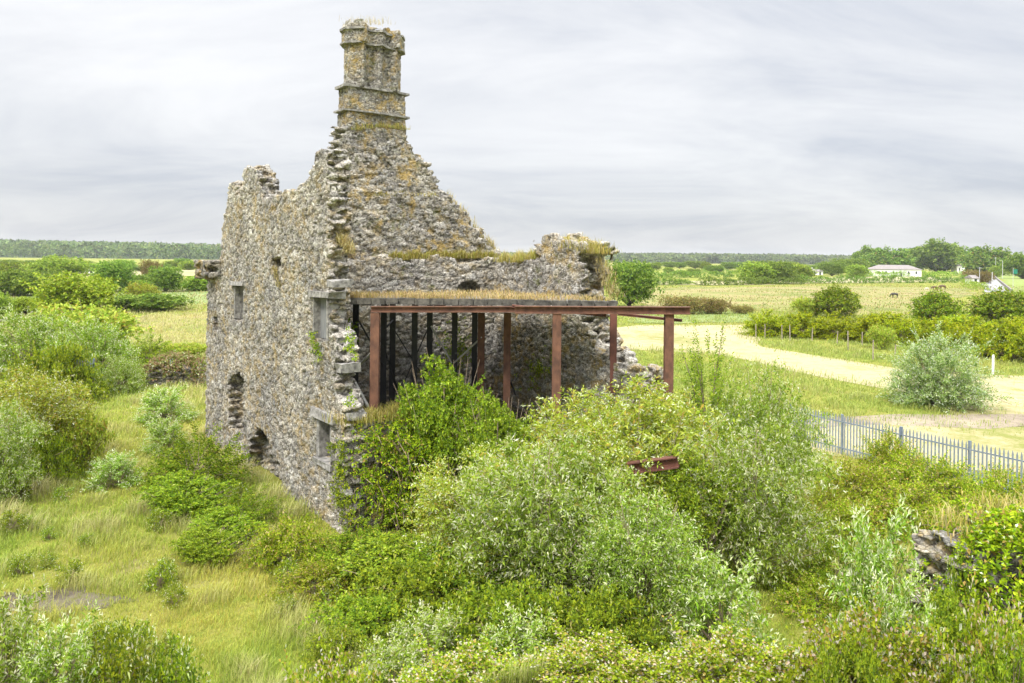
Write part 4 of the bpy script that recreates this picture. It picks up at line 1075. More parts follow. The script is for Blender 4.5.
# --- left distance
for kind, nm, px, w, t, b, l in (('bright_tree', 'tree', 75, 74, 274, 319, 'bright yellow green round tree, largest on the left'), ('low_light_tree', 'tree', 56, 56, 257, 279, 'broad dark tree behind and left of the bright round tree'), ('low_tree', 'tree', 18, 62, 271, 296, 'wide dark tree at the left edge'),
                                 ('round_tree', 'tree', 114, 42, 262, 292, 'dark round tree right of the bright round tree'), ('brown_bush', 'tree', 150, 22, 260, 278, 'olive brown tree above the pair of dark trees'), ('round_tree', 'tree', 166, 34, 267, 292, 'dark round tree nearer the ruin on the left'),
                                 ('olive_bush', 'olive_bush', 143, 30, 283, 303, 'light olive bush below the dark round trees'), ('low_tree', 'dark_scrub', 150, 70, 294, 311, 'long dark scrub bush in front of the crop strip'), ('fresh_tree', 'tree', 200, 26, 276, 291, 'yellow green bush at the far corner of the ruin'),
                                 ('light_tree', 'tree', -8, 36, 290, 322, 'dark green tree cut by the left edge'), ('bright_tree', 'bush', 25, 30, 297, 316, 'small bright bush left of the bright round tree'), ('dark_bush', 'tree', 12, 34, 262, 274, 'low dark tree at the left edge under the wooded hill'), ('round_tree', 'tree', 140, 24, 275, 290, 'dark tree behind the olive bush')):
    shrub(kind, nm, px, w, t, None, l, 'tree' if 'tree' in nm else B, base=b)
for i in range(30):
    px = -8 + i * 7.8 + R2.uniform(-4, 4); b = R2.choice((266.5, 268, 270, 271.5))
    fartree(R2.choice(('round_tree', 'fresh_tree', 'dark_bush')), px, R2.uniform(12, 24), b - R2.uniform(4.5, 8.5), b, 'small rounded tree in the hedge line below the wooded hill', 'small trees below the wooded hill')
hedge(gnd(-30, 283), gnd(60, 281), 2.5, 4, 500, .6, TREE, 'dark hedge at the left edge behind the crop strip')
hedge(gnd(120, 291), gnd(212, 290), 1.6, 3, 500, .5, TREEL, 'low green hedge at the edge of the crop strip left of the ruin')

# woods on the far hills: too many crowns to count
def woods(hillV, n, leaf, pal, label, hmin, hmax, seed, jmax):
    R = np.random.default_rng(seed)
    Vh = hillV.reshape(61, 9, 3)
    i = R.integers(0, 60, n); j = R.random(n) * jmax
    j0 = j.astype(int); f = (j - j0)[:, None]; u = R.random(n)[:, None]
    a = Vh[i, j0] * (1 - f) + Vh[i, j0 + 1] * f; b = Vh[i + 1, j0] * (1 - f) + Vh[i + 1, j0 + 1] * f
    base = a * (1 - u) + b * u
    m = 34; h = R.uniform(hmin, hmax, n)
    d = nrm(R.normal(0, 1, (n, m, 3)) + (0, 0, .5))
    P = base[:, None] + np.array((0, 0, 1.0)) * (h * .55)[:, None, None] + d * (h * .48)[:, None, None] * np.array((1.15, 1.15, .9))
    tone = R.uniform(.5, 1.5, (n, 1)) * np.ones((1, m))
    N = n * m
    C = palette(pal, N, R) * tone.ravel()[:, None]
    A = d.reshape(-1, 3) + R.normal(0, .7, (N, 3))
    o = link('woodland', leaves('woodland', P.reshape(-1, 3), A, R.uniform(.7, 1.3, N) * leaf, R.uniform(.6, 1.1, N) * leaf * .8, C, R=R))
    o['kind'] = 'stuff'; return tag(o, label, 'woodland')
woods(HILL_L[1], 2600, 6.0, WOODS, 'unbroken broadleaf woods covering the hill at far left', 13, 22, 3, 4.6)
woods(HILL_R[1], 4200, 6.5, WOODS, 'far bluish woodland band along the right horizon', 8, 15, 4, 4.6)
# ------------------------------------------------------------------ ivy over the wall stub and grasses on the masonry
def ivy_sheet(seed, n):
    """sprigs over the face, top and broken end of the front wall stub"""
    R = np.random.default_rng(seed)
    o = P0 - U * .30
    a = R.uniform(.1, 5.4, n); topz = np.interp(a, [0, .8, 1.6, 2.6, 3.4, 4.2, 5.4], [3.1, 3.15, 3.2, 3.4, 3.4, 3.0, 1.6])
    v = R.random(n) ** .8
    bul = (.25 + 1.25 * np.sin(np.clip(a / 5.0, 0, 1) * math.pi) ** .7) * (.55 + .45 * np.sin(v * math.pi * .9)) * (1 + .3 * np.sin(a * 4 + v * 7) * np.sin(v * 9))
    thin = np.clip(a / 1.7, .03, 1) ** 1.5
    keep_ = R.random(n) < np.clip(thin * (1 + .75 * np.sin(a * 3.3 + v * 11) + .4 * np.sin(a * 7.1 - v * 17)) + .05, 0, 1)
    ontop = R.random(n) < .12
    d = np.where(ontop, R.uniform(-.9, .9, n), -bul * R.uniform(.35, 1.05, n))
    z = np.where(ontop, topz + R.uniform(0, .25, n), topz * v)
    P = o + NN * a[:, None] + U * d[:, None]; P[:, 2] = z
    D = -U * np.where(ontop, .2, 1.0)[:, None] + np.array((0, 0, .5)) * np.where(ontop, 2, .3)[:, None] + R.normal(0, .6, (n, 3))
    return P[keep_], D[keep_], R
ivy = empty('ivy', tuple(P0 + NN * 2.2 - U * .9))
tag(ivy, 'ivy and bramble mound smothering the front wall stub beside the near corner', 'ivy')
def to_par(o, par):
    o.parent = par; o.matrix_parent_inverse = Matrix.Translation(-Vector(par.location)); return o
P, D, R = ivy_sheet(3, 5200)
to_par(link('foliage', sprig_leaves('foliage', P, D, R.uniform(.15, .4, len(P)), 8, .105, .066, IVY, LUSH, .3, R)), ivy)
lines = []
for i in R.choice(len(P), 420, replace=False):
    p = P[i]; q = p + R.normal(0, .28, 3) + (0, 0, -.55); m = (p + q) / 2 - U * R.uniform(.05, .3)
    lines.append([tuple(p), tuple(m), tuple(q)])
to_par(link('stem', stems_mesh('stem', lines, .014, M_STEM)), ivy)
# ivy strands up the side wall corner
def wall_ivy(spots, seed, label, onp):
    R = np.random.default_rng(seed); P, D = [], []
    for (px, py, r, n) in spots:
        a, z = on_plane(px, py, P0, U)
        q = np.stack([a + R.normal(0, r, n), R.uniform(-.14, .02, n), z + R.normal(0, r * 1.2, n)], 1)
        P.append(P0 + U * q[:, :1] + NN * q[:, 1:2] + np.array((0, 0, 1.0)) * q[:, 2:]); D.append(-NN * .8 + R.normal(0, .6, (n, 3)))
    P, D = np.concatenate(P), np.concatenate(D)
    o = link('ivy', sprig_leaves('ivy', P, D, R.uniform(.08, .2, len(P)), 6, .085, .06, LUSH, GORSE, .3, R)); return tag(o, label, 'ivy')
wall_ivy([(317, 345, .16, 26), (321, 355, .12, 14), (315, 335, .08, 8)], 5, 'small bright ivy tuft under the upper right window', 0)
wall_ivy([(343, 470, .22, 60), (340, 490, .25, 60), (345, 448, .15, 36), (350, 505, .3, 70), (335, 450, .1, 16)], 6, 'ivy creeping over the near corner beside the lower window', 0)
wall_ivy([(352, 340, .14, 20), (356, 352, .14, 18), (353, 400, .12, 16)], 8, 'green and yellow weeds on the broken wall end above the blocks', 0)

def plane_ivy(spots, o, nrm_, seed, label):
    R = np.random.default_rng(seed); P, D = [], []
    for (px, py, Y, r, n) in spots:
        c = at(px, py, Y); P.append(c + R.normal(0, 1, (n, 3)) * np.array((r, .12, r * 1.2))); D.append(np.array((-.3, -1.0, .2)) + R.normal(0, .6, (n, 3)))
    P, D = np.concatenate(P), np.concatenate(D)
    return tag(link('ivy', sprig_leaves('ivy', P, D, R.uniform(.1, .25, len(P)), 7, .10, .065, LUSH, GORSE, .3, R)), label, 'ivy')
plane_ivy([(458, 342, 30.9, .35, 60), (466, 352, 30.9, .3, 50), (452, 360, 30.6, .3, 40)], 0, 0, 51, 'green creeper on the back wall behind the black posts')
plane_ivy([(546, 368, 30.2, .3, 60), (536, 376, 30.4, .3, 50), (556, 361, 29.8, .2, 30)], 0, 0, 52, 'green fern like creeper on the right inner wall, left of the central rusty post')
plane_ivy([(352, 330, 27.2, .15, 25), (350, 352, 27.0, .15, 20)], 0, 0, 53, 'leaves hanging in the dark gap behind the broken wall end')
def blades(P, H, Wd, lean, Cb, Ct, R):
    """curved tapering grass blades: 5 vertices, a quad and a tip"""
    n = len(P); ph = R.uniform(0, 2 * math.pi, n)
    sd_ = np.stack([np.cos(ph), np.sin(ph), np.zeros(n)], 1); ld = np.stack([-np.sin(ph), np.cos(ph), np.zeros(n)], 1)
    ld = nrm(ld + lean[1]); H_ = H[:, None]; Wc = Wd[:, None]; le = (lean[0] * R.uniform(.3, 1.4, n))[:, None]
    m = P + np.array((0, 0, .6)) * H_ + ld * H_ * le * .3
    t = P + np.array((0, 0, 1.0)) * H_ * (1 - .25 * le) + ld * H_ * le
    V = np.stack([P - sd_ * Wc / 2, P + sd_ * Wc / 2, m + sd_ * Wc * .4, m - sd_ * Wc * .4, t], 1)
    b = np.arange(n)[:, None] * 5
    F4 = b + np.array([[0, 1, 2, 3]]); F3 = b + np.array([[3, 2, 4]])
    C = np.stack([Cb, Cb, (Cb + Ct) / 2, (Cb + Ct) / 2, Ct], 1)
    return V.reshape(-1, 3), F4, F3, C.reshape(-1, 3)
def blade_obj(name, V, F4, F3, C, parent=None):
    me = bpy.data.meshes.new(name)
    V = V.astype(np.float32); me.vertices.add(len(V)); me.vertices.foreach_set('co', V.ravel())
    nl = F4.size + F3.size
    me.loops.add(nl); me.loops.foreach_set('vertex_index', np.concatenate([F4.ravel(), F3.ravel()]).astype(np.int32))
    st = np.concatenate([np.arange(len(F4)) * 4, F4.size + np.arange(len(F3)) * 3]).astype(np.int32)
    me.polygons.add(len(st)); me.polygons.foreach_set('loop_start', st)
    me.polygons.foreach_set('loop_total', np.concatenate([np.full(len(F4), 4), np.full(len(F3), 3)]).astype(np.int32))
    me.update(calc_edges=True)
    a = me.color_attributes.new('col', 'FLOAT_COLOR', 'POINT'); c4 = np.ones((len(V), 4), np.float32); c4[:, :3] = C
    a.data.foreach_set('color', c4.ravel()); me.materials.append(M_GRASS); me.validate()
    return link(name, me, parent)

DRY = [((.46, .37, .15), .4), ((.52, .45, .24), .35), ((.36, .31, .09), .25)]
DRYG = [((.42, .35, .08), .4), ((.30, .31, .055), .35), ((.50, .42, .18), .25)]
def ledge_grass(name, pts, n, hgt, pal, label, seed, spread=.12, lean=.5, w=.018):
    """tufts along a polyline of 3-D points on the masonry"""
    R = np.random.default_rng(seed); pts = [np.asarray(p, float) for p in pts]
    seg = R.integers(0, len(pts) - 1, n); s = R.random(n)[:, None]
    A = np.array(pts)[seg]; Bq = np.array(pts)[seg + 1]
    P = A + (Bq - A) * s + R.normal(0, 1, (n, 3)) * np.array((spread, spread, .02))
    clump = .55 + .6 * np.abs(np.sin(P[:, 0] * 5.1) * np.cos(P[:, 1] * 4.3))
    H = hgt * R.uniform(.5, 1.25, n) * clump
    C = palette(pal, n, R); Ct = C * 1.15
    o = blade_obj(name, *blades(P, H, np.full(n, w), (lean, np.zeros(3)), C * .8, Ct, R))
    o['kind'] = 'stuff'; return tag(o, label, 'grass')
def gp(px, py, d): a, z = on_plane(px, py, G0 + U * d, NN); w = G0 + NN * a + U * d; return (w[0], w[1], z)
ledge_grass('dry_grass', [gp(388, 260, .0), gp(420, 259, .05), (gp(455, 258, .05)), gp(495, 258, .1)], 4200, .42, DRYG, 'yellow grass growing along the ledge across the gable', 1, .13, .7)
ledge_grass('dry_grass', [gp(368, 196, .24), gp(400, 196, .24), gp(438, 197, .24)], 650, .24, DRYG, 'dry grass on the narrow upper ledge of the gable', 2, .06, .8)
ledge_grass('dry_grass', [gp(352, 130, .45), gp(380, 127, .45), gp(406, 130, .45)], 600, .26, [((.28, .30, .06), .5), ((.42, .36, .11), .5)], 'green and ochre tuft at the foot of the chimney', 3, .12, .7)
ledge_grass('dry_grass', [gp(446, 196, .55), gp(462, 215, .55), gp(480, 236, .5), gp(498, 256, .45)], 900, .38, DRY, 'straw coloured tufts down the right slope of the gable', 4, .12, .8)
ledge_grass('dry_grass', [gp(350, 24, .9), gp(385, 24, .9)], 160, .35, DRY, 'thin dry grass on top of the chimney', 5, .2, .7, .012)
def rp(px, py, d): a, z = on_plane(px, py, C1 + NN * d, -U); w = C1 + NN * d - U * a; return (w[0], w[1], z)
ledge_grass('dry_grass', [rp(502, 262, .25), rp(522, 262, .3), rp(540, 258, .3)], 1500, .5, DRYG, 'yellow grass tuft on the wall top behind the platform', 6, .22, .5)
ledge_grass('dry_grass', [rp(570, 246, .5), rp(585, 250, .5), rp(600, 254, .5)], 1700, .52, DRYG, 'tall yellow grass on the wall pier right of the gable', 7, .28, .6)
ledge_grass('dry_grass', [rp(604, 262, .5), rp(610, 285, .6), rp(614, 300, .6)], 420, .42, DRY, 'dry hanging grass on the broken right end of the wall', 8, .15, 1.1)
def sp_(px, py, d): a, z = on_plane(px, py, P0 + NN * d, U); w = P0 + U * a + NN * d; return (w[0], w[1], z)
ledge_grass('dry_grass', [sp_(343, 240, .5), sp_(349, 254, .5)], 420, .40, DRY, 'straw tuft on the broken wall end near the platform', 9, .1, 1.0)
ledge_grass('dry_grass', [sp_(274, 268, -.02), sp_(277, 276, -.02), sp_(280, 288, -.03)], 260, .22, DRY, 'ochre tuft below the small hole in the side wall', 10, .05, 1.0)
ledge_grass('dry_grass', [tuple(P0 + NN * .3 + np.array((0, 0, 3.55))), tuple(P0 + NN * 1.5 + np.array((0, 0, 3.5))), tuple(P0 + NN * 2.8 + np.array((0, 0, 3.5)))], 3600, .45, DRYG, 'yellow grass on top of the low front wall stub', 11, .30, .6)
# grass over the platform deck
R = np.random.default_rng(14); n = 9000
s = R.random(n)[:, None]; t = R.random(n)[:, None] ** 1.3
F_ = np.array(FL) + (np.array(FR) - np.array(FL)) * s; B_ = np.array(BL) + (np.array(BR) - np.array(BL)) * s
XY = F_ * (1 - t) + B_ * t; dens = .5 + .5 * np.sin(XY[:, 0] * 2.1 + np.sin(XY[:, 1] * 1.7) * 2)
kp = R.random(n) < .25 + .75 * dens; XY = XY[kp]; n = len(XY)
P = np.concatenate([XY, np.full((n, 1), DZ)], 1); C = palette([((.50, .36, .16), .45), ((.42, .33, .17), .3), ((.36, .30, .07), .25)], n, R)
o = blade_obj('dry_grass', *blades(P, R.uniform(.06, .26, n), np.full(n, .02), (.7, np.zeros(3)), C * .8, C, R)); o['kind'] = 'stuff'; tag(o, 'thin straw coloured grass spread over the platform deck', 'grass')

# ------------------------------------------------------------------ grass of the pasture
def pasture(n, seed):
    R = np.random.default_rng(seed)
    Y = 12.5 * (135 / 12.5) ** (R.random(n) ** 1.15)              # denser close by
    X = R.uniform(-.74, .74, n) * Y
    P = np.stack([X, Y, np.zeros(n)], 1)
    def nz(sx, sy, a=0): return np.sin(X * sx + 1.7 * np.sin(Y * sy * .8 + a)) * np.cos(Y * sy + 1.3 * np.sin(X * sx * .7 + a))
    bad = np.zeros(n, bool)
    for poly in (HAY, HAY2, TRACK): bad |= in_poly(X + R.normal(0, .5, n) * Y / 40, Y + R.normal(0, 1.2, n) * Y / 45, [(p[0], p[1]) for p in poly])
    gr = [((p[0] + 11.7) * .86 - 11.7, (p[1] - 19.3) * .86 + 19.3) for p in GRAVEL]
    ing = in_poly(X, Y, gr); bad |= ing & (R.random(n) > .16 + .5 * (np.hypot((X + 11.7) / 1.75, (Y - 19.3) / .62)) ** 4)
    a = (X - P0[0]) * NN[0] + (Y - P0[1]) * NN[1]; b = (X - P0[0]) * U[0] + (Y - P0[1]) * U[1]
    bad |= (a > -.1) & (a < 10.5) & (b > -1.2) & (b < LEN)
    P = P[~bad]; X, Y = P[:, 0], P[:, 1]; n = len(P)
    k1 = .5 + .5 * np.clip(nz_(X, Y, .23, .19, 0) + .6 * nz_(X, Y, .71, .63, 2), -1, 1)
    k2 = .5 + .5 * np.clip(nz_(X, Y, 1.3, 1.1, 4) * .8 + nz_(X, Y, 2.9, 2.3, 1) * .5, -1, 1)
    green = palette([((.155, .25, .018), .3), ((.24, .335, .025), .45), ((.34, .42, .04), .25)], n, R)
    yel = palette([((.39, .385, .045), .4), ((.50, .47, .10), .35), ((.42, .31, .06), .25)], n, R)
    straw = palette([((.50, .45, .19), .6), ((.56, .50, .26), .4)], n, R)
    w = np.clip(k1 * 1.15 - .36 + R.normal(0, .22, n) + .25 * (.5 - k2), 0, 1)[:, None]
    C = green * (1 - w) + yel * w
    left = (X < -7) & (Y > 24)
    tall = (X < -12) & (Y > 74)
    s2 = np.clip((k2 - .62) * 1.5 + R.normal(0, .25, n) + np.where(left, .32, 0) + np.where(tall, .22, 0), 0, .9)[:, None]
    C = C * (1 - s2) + straw * s2
    rush = (X > 9) & (Y > 40)
    C[rush] = C[rush] * .55 + palette([((.20, .29, .05), .5), ((.34, .37, .11), .5)], int(rush.sum()), R) * .45
    H = (.12 + .42 * k2 ** 1.4 * R.uniform(.4, 1.4, n)) * np.where(left, 1.35, 1) * np.where(rush, 1.2, 1)
    H *= np.where((X < -4) & (Y < 26), .95, 1)
    Wd = .011 * np.maximum(1, Y / 17)
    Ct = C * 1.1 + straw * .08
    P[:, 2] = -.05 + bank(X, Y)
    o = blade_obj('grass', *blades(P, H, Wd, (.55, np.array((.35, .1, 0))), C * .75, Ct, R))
    o['kind'] = 'stuff'; return tag(o, 'uneven yellow green meadow grass around the ruin', 'grass')
def nz_(X, Y, sx, sy, a): return np.sin(X * sx + 1.7 * np.sin(Y * sy * .8 + a)) * np.cos(Y * sy + 1.3 * np.sin(X * sx * .7 + a))
pasture(640000, 17)

def far_meadow(n, seed):
    R = np.random.default_rng(seed)
    Y = R.uniform(122, 290, n); X = R.uniform(-.72, .72, n) * Y
    kp = ~((X > -.28 * Y) & (X < .14 * Y)); X, Y = X[kp], Y[kp]; n = len(X)
    f = nz_(X, Y, .045, .11, 1) + .7 * nz_(X, Y, .13, .27, 3) + .4 * R.normal(0, 1, n)
    kp = R.random(n) < np.clip(.5 + .4 * f, .05, 1); X, Y, f = X[kp], Y[kp], f[kp]; n = len(X)
    C = palette([((.20, .27, .05), .35), ((.34, .33, .08), .3), ((.44, .36, .16), .25), ((.26, .18, .09), .1)], n, R)
    P = np.stack([X, Y, np.full(n, -.02)], 1)
    o = blade_obj('grass', *blades(P, R.uniform(.2, .55, n), np.full(n, .16), (.5, np.array((.3, 0, 0))), C * .85, C, R))
    o['kind'] = 'stuff'; return tag(o, 'tussocky grass mottling the far meadows and fields', 'grass')
far_meadow(70000, 23)
# ------------------------------------------------------------------ overgrown wall lumps
def lump_wall(name, c, rz, L, T, h, seed, label, mat, tone=.5):
    d1 = np.array((math.cos(rz), math.sin(rz), 0)); d2 = np.array((-d1[1], d1[0], 0))
    def keep(a, d, z):
        top = h * (.72 + .2 * np.sin(a * 1.7 + seed) + .1 * np.sin(a * 4.1)) * np.clip(np.minimum(a + .3, L - a + .3) / (.35 * L), .25, 1) ** .5
        return (z < top) & (np.abs(d - T / 2) < T / 2 * (1.05 - .25 * z / h))
    o = masonry(name, keep, (-.05, -.1, -.3), (L + .05, T + .1, h + .15), .05, (.30, .30, .15), (tuple(np.array((*c[:2], 0)) - d1 * L / 2), d1, d2), mat, None, seed, None, .05, tone)
    return tag(o, label, 'wall')
c = at(1018, 600, 12.6); zt = top_z(1018, 536, 12.6)
lump_wall('wall_stump', c, .35, 2.3, 1.5, zt + .25, 31, 'mossy stone wall stump in the bottom right corner, draped with ivy', M_GABLE)
def mound_ivy(c, rz, L, T, h, n, pal, label, seed, leaf=.09, gaps=.5):
    R = np.random.default_rng(seed); d1 = np.array((math.cos(rz), math.sin(rz), 0)); d2 = np.array((-d1[1], d1[0], 0))
    a = R.uniform(-L / 2, L / 2, n); th = R.uniform(-.5, math.pi + .5, n); hh = h * np.sqrt(np.clip(1 - (a / (L / 2 * 1.08)) ** 2, .05, 1))
    P = np.array((*c[:2], 0)) + d1 * a[:, None] + d2 * (-np.cos(th) * (T / 2 + .15))[:, None]
    P[:, 2] = np.where((th > 0) & (th < math.pi), hh * (.55 + .45 * np.sin(th)), hh * R.random(n))
    P += R.normal(0, .06, P.shape); P[:, 2] = np.maximum(P[:, 2], .03)
    kp = np.sin(a * 3.1 + seed) * np.sin(P[:, 2] * 3.7 + th * 2) + R.normal(0, .3, n) > gaps - 1.0
    P, th = P[kp], th[kp]; n = len(P)
    D = d2 * (-np.cos(th))[:, None] + np.array((0, 0, .5)) + R.normal(0, .5, (n, 3))
    o = link('ivy', sprig_leaves('ivy', P, D, R.uniform(.12, .32, n), 8, leaf, leaf * .62, pal, BUDT, .12, R)); return tag(o, label, 'ivy')
mound_ivy(c, .35, 2.6, 1.7, zt + .25, 3400, IVY, 'leafy green ivy hanging over the wall stump in the bottom right corner', 41, .10, .12)
ledge_grass('dry_grass', [c * (1, 1, 0) + (-.9, .5, zt - .1), c * (1, 1, 0) + (.2, .9, zt + .1), c * (1, 1, 0) + (1.2, 1.2, zt)], 700, .3, DRYG, 'dry yellow grass on top of the wall stump at bottom right', 15, .3, .7)
c2 = gnd(166, 386); zt2 = top_z(166, 357, c2[1])
lump_wall('wall_remnant', (c2[0] + .3, c2[1] + .5), .06, 3.6, 1.2, zt2 + .1, 33, 'low overgrown stone wall remnant on the left, capped with pale stones', M_GABLE, .9)
mound_ivy((c2[0] + .3, c2[1] + .9), .06, 4.6, 1.9, zt2 + .05, 900, [((.40, .29, .16), .3), ((.28, .18, .09), .2), ((.22, .27, .06), .5)], 'reddish brown creeper over the low stone wall on the left', 42, .19, .6)

# ------------------------------------------------------------------ steel palisade fence behind the brambles
def palisade(p, q, label, h=1.9, nseg=None, group=None):
    p, q = np.array(p[:2]), np.array(q[:2]); L = np.linalg.norm(q - p); dr = (q - p) / L; nn_ = np.array((dr[1], -dr[0])); rz = math.atan2(dr[1], dr[0])
    e = empty('palisade_fence', (*((p + q) / 2), 0)); tag(e, label, 'fence', group)
    loc = np.array((*((p + q) / 2), 0))
    def loc_(a, off, z): w = p + dr * a + nn_ * off; return (w[0] - loc[0], w[1] - loc[1], z)
    k = 0; a = .1
    pm = MB()
    prof = [(-.035, 0), (.035, 0), (.02, .02), (-.02, .02)]
    while a < L:
        m = MB(); t = h + random.uniform(-.02, .02); x, y, _ = loc_(a, .035, 0)
        m.box((x, y, .05), .068, .012, t - .17, rz); m.box((x, y, t - .12), .068, .012, .14, rz, .12)
        m.build('pale', M_PALE, e) if k < 95 else pm.add(m.V, m.F)
        a += .155; k += 1
    if pm.V:
        s = pm.build('pales', M_PALE, e); s['kind'] = 'stuff'
    for z in (.32, h - .32):
        MB().bar(loc_(0, .005, z), loc_(L, .005, z), .04, .055).build('rail', M_PALEPOST, e)
    ns = nseg or max(1, round(L / 2.75))
    for i in range(ns + 1):
        x, y, _ = loc_(L * i / ns, -.05, 0)
        MB().box((x, y, -.1), .11, .06, h + .12, rz).build('post', M_PALEPOST, e)
    return e
fa, fb = at(790, 440, 37.2), at(1050, 470, 27.4)
palisade((fa[0], fa[1]), (fb[0], fb[1]), 'grey galvanised palisade fence running down to the right edge', 1.85)
pc = at(77, 364, 46); palisade((pc[0] - .9, pc[1]), (pc[0] + .9, pc[1] + .2), 'short bit of blue grey palisade fence showing among the bushes at left', top_z(77, 359, 46), 1)
pc = at(190, 362, 58); palisade((pc[0] - 1.6, pc[1]), (pc[0] + 2.2, pc[1] + .3), 'palisade fence top showing behind the low wall, beside the ruin', top_z(190, 358, 58), 1)

# ------------------------------------------------------------------ wooden posts along the hay field
wood_px = [(756, 338, 14), (765, 339, 15), (782, 340, 15), (790, 342, 17), (812, 342, 14), (837, 345, 14), (848, 350, 19), (862, 346, 14), (873, 360, 20), (895, 361, 16)]
for i, (px, py, hpx) in enumerate(wood_px):
    g_ = gnd(px, py); h = hpx * g_[1] / 750
    m = MB(); lx = random.uniform(-.06, .06)
    m.tube([(0, 0, -.2), (lx * .5, 0, h * .5), (lx, random.uniform(-.05, .05), h)], [.06, .055, .05], 7)
    o = m.build('fence_post', M_WOODPOST); o.location = (g_[0], g_[1], 0)
    tag(o, 'thin weathered wooden fence post along the edge of the hay field', 'post', 'wooden fence posts along the hay field')
g_ = gnd(993, 374); m = MB(); m.tube([(0, 0, -.2), (0, 0, 1.4), (.02, 0, 1.55)], [.09, .09, .05], 8)
o = m.build('marker_post', M_WHITE); o.location = (g_[0], g_[1], 0); tag(o, 'white marker post to the right of the silver willow', 'post')

# ------------------------------------------------------------------ houses
def house(px0, px1, base, eave_px, ridge_px, depth, label, name, hip=True, nwin=0, chim=(), rz=0.0):
    g0 = gnd((px0 + px1) / 2, base); Y = g0[1]; w = (px1 - px0) * Y / 750; eh = (base - eave_px) * Y / 750; rh = (base - ridge_px) * Y / 750
    e = empty(name, (g0[0], Y, 0), rz); tag(e, label, 'house')
    wm = MB().box((0, depth / 2, -.3), w, depth, eh + .3)
    if not hip:
        wm.add([(-w / 2, 0, eh), (w / 2, 0, eh), (-w / 2, depth, eh), (w / 2, depth, eh), (-w / 2, depth / 2, rh - .12), (w / 2, depth / 2, rh - .12)], [(0, 4, 2), (1, 3, 5)])
    wm.build('wall', M_WHITE, e)
    ov = .35; hi = min(w * .3, depth * .6) if hip else -.1
    A = [(-w / 2 - ov, -ov, eh - .02), (w / 2 + ov, -ov, eh - .02), (w / 2 + ov, depth + ov, eh - .02), (-w / 2 - ov, depth + ov, eh - .02), (-w / 2 + hi, depth / 2, rh), (w / 2 - hi, depth / 2, rh)]
    B_ = [(x, y, z + .14) for x, y, z in A]
    F = [(0, 1, 5, 4), (1, 2, 5), (2, 3, 4, 5), (3, 0, 4)]
    rf = MB().add(A + B_, [f[::-1] for f in F] + [tuple(i + 6 for i in f) for f in F] + [(0, 1, 7, 6), (1, 2, 8, 7), (2, 3, 9, 8), (3, 0, 6, 9)]).build('roof', M_ROOF, e)
    for cx_ in chim:
        MB().box((cx_ * w, depth / 2, rh - .5), .9, .7, 1.5).build('chimney', M_WHITE, rf)
    for i in range(nwin):
        x = -w / 2 + w * (i + .7) / (nwin + .4)
        door = i == nwin // 2
        z0 = .05 if door else eh * .36; hgt = 2.0 if door else eh * .42
        fm = MB().box((x, -.02, z0), 1.15 if not door else 1.0, .1, hgt).build('door' if door else 'window', M_WHITE if not door else M_GLASS, e)
        if not door: MB().box((x, -.08, z0 + .1), .98, .03, hgt - .2).build('pane', M_GLASS, fm)
    return e
house(873, 921.5, 276.5, 269.6, 265.2, 9, 'long low white bungalow with grey hipped roof below the hill top trees', 'bungalow', True, 6)
house(813, 823, 275, 271.5, 269.3, 7, 'small white cottage left of the bungalow, half hidden by trees', 'cottage', False, 2, (-.42,))
house(957, 965, 273.5, 266, 262.5, 8, 'small white house among the trees above the road', 'house', False, 2, (-.45,))
house(84, 94, 273.5, 270.5, 269, 8, 'tiny white house between the dark trees in the left distance', 'house', True, 2)
house(972.5, 979, 284, 278.5, 275.5, 5, 'small grey white shed beside the road', 'shed', False, 1)

